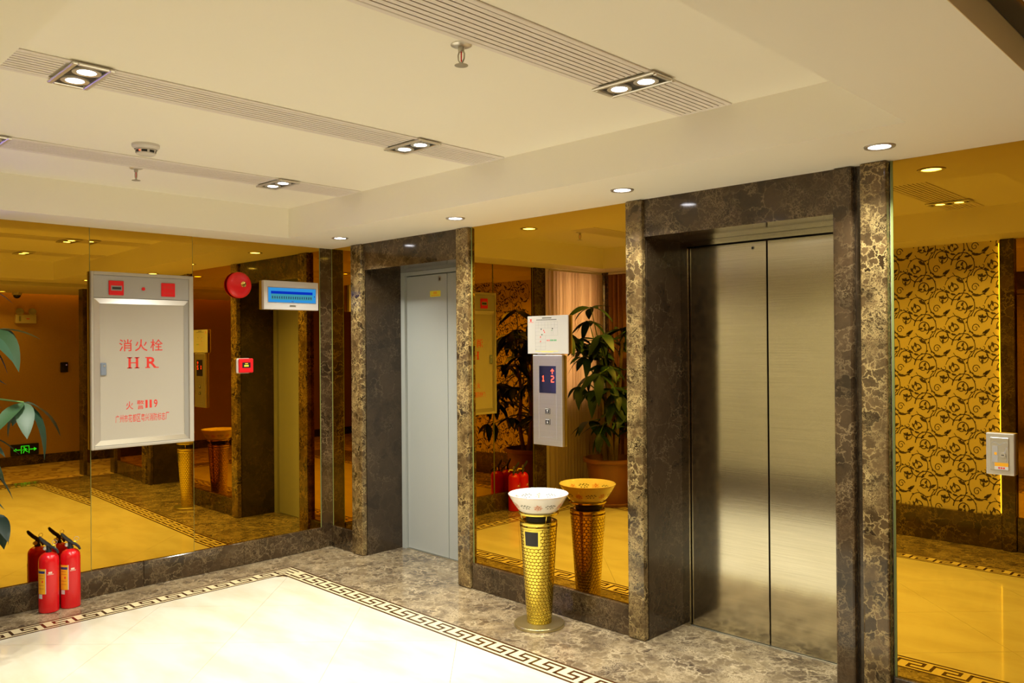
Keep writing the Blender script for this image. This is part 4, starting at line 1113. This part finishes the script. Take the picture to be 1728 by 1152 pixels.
# ------------------------------------------------------------------ corridor things (seen in the left mirror)
root = thing('emergency_light', FC.p(0.24, 1.90, 0), 'twin head emergency light on the tan corridor wall', 'emergency light'); L = root.location
b = MB(); FC.box(b, 0.115, 0.36, 1.89, 2.005, 0.001, 0.06, 0.006, 2); b.build('battery_box', M['white'], root, L)
for uu in (0.165, 0.315):
    b = MB(); c = FC.p(uu, 2.045, 0); b.lathe((c.x-0.075, c.y, c.z), [(0.046, 0.0), (0.048, 0.012), (0.040, 0.045), (0.020, 0.06)], 24, 'X', cap0=False); hd = b.build('lamp_head', M['white'], root, L, True)
    b = MB(); b.lathe((c.x-0.073, c.y, c.z), [(0.045, 0.0), (0.03, 0.008), (0.002, 0.010)], 24, 'X', cap0=False); b.build('lens', M['cabgrey'], hd, L, True)
b = MB(); FC.box(b, 0.30, 0.325, 1.915, 1.985, 0.0602, 0.063); b.build('vent', M['grey'], root, L)
b = MB(); FC.box(b, 0.20, 0.235, 1.945, 1.955, 0.0602, 0.062); b.build('status_lamp', M['red'], root, L)
root = thing('exit_sign', FC.p(0.25, 0.13, 0), 'green lit exit sign low on the corridor wall in the left mirror', 'exit sign'); L = root.location
b = MB(); FC.box(b, 0.086, 0.42, 0.135, 0.285, 0.001, 0.025, 0.003); b.build('panel', M['black'], root, L)
b = MB(); n = 0.0255
def eb(a, c, d_, e_): FC.box(b, a, d_, c, e_, n, n+0.0006)
for s, u_ in ((1, 0.305), (-1, 0.195)):
    eb(min(u_, u_+s*0.055), 0.206, max(u_, u_+s*0.055), 0.216)
    FC.poly(b, [(u_+s*0.085, 0.211), (u_+s*0.05, 0.235), (u_+s*0.05, 0.187)], n+0.0006)
eb(0.200, 0.160, 0.208, 0.262); eb(0.292, 0.160, 0.300, 0.262); eb(0.208, 0.254, 0.292, 0.262)
FC.ell(b, 0.262, 0.240, 0.009, 0.009, n, n+0.0006, 12)
FC.ribbon(b, [(0.256, 0.228), (0.246, 0.200)], 0.016, n+0.0006)
FC.ribbon(b, [(0.248, 0.204), (0.266, 0.190), (0.272, 0.165)], 0.009, n+0.0006); FC.ribbon(b, [(0.245, 0.202), (0.232, 0.186), (0.218, 0.180)], 0.009, n+0.0006)
FC.ribbon(b, [(0.254, 0.224), (0.272, 0.214), (0.280, 0.200)], 0.008, n+0.0006); FC.ribbon(b, [(0.254, 0.226), (0.238, 0.222), (0.226, 0.208)], 0.008, n+0.0006)
b.build('symbols', M['exitgreen'], root, L)
root = thing('access_reader', FC.p(-0.235, 1.22, 0), 'small black access reader on the corridor wall in the left mirror', 'card reader'); L = root.location
b = MB(); FC.box(b, -0.285, -0.190, 1.225, 1.362, 0.001, 0.025, 0.006, 2); b.build('case', M['black'], root, L)
b = MB(); FC.ell(b, -0.262, 1.325, 0.010, 0.010, 0.0252, 0.027); M['ledblue'] = emis('blue_led', (0.1, 0.08, 1.0), 2.5); b.build('led', M['ledblue'], root, L)
root = thing('dome_camera', (6.42, -0.42, 2.28), 'small dome camera on the corridor ceiling in the left mirror', 'security camera')
b = MB(); b.lathe((0,0,0), [(0.055, 0.0), (0.055, -0.03), (0.045, -0.035)], 24, cap0=False); b.build('base', M['white'], root, smooth=True)
b = MB(); b.lathe((0,0,0), [(0.044, -0.036), (0.040, -0.055), (0.025, -0.072), (0.002, -0.078)], 24, cap0=False); b.build('dome', M['blackglass'], root, smooth=True)
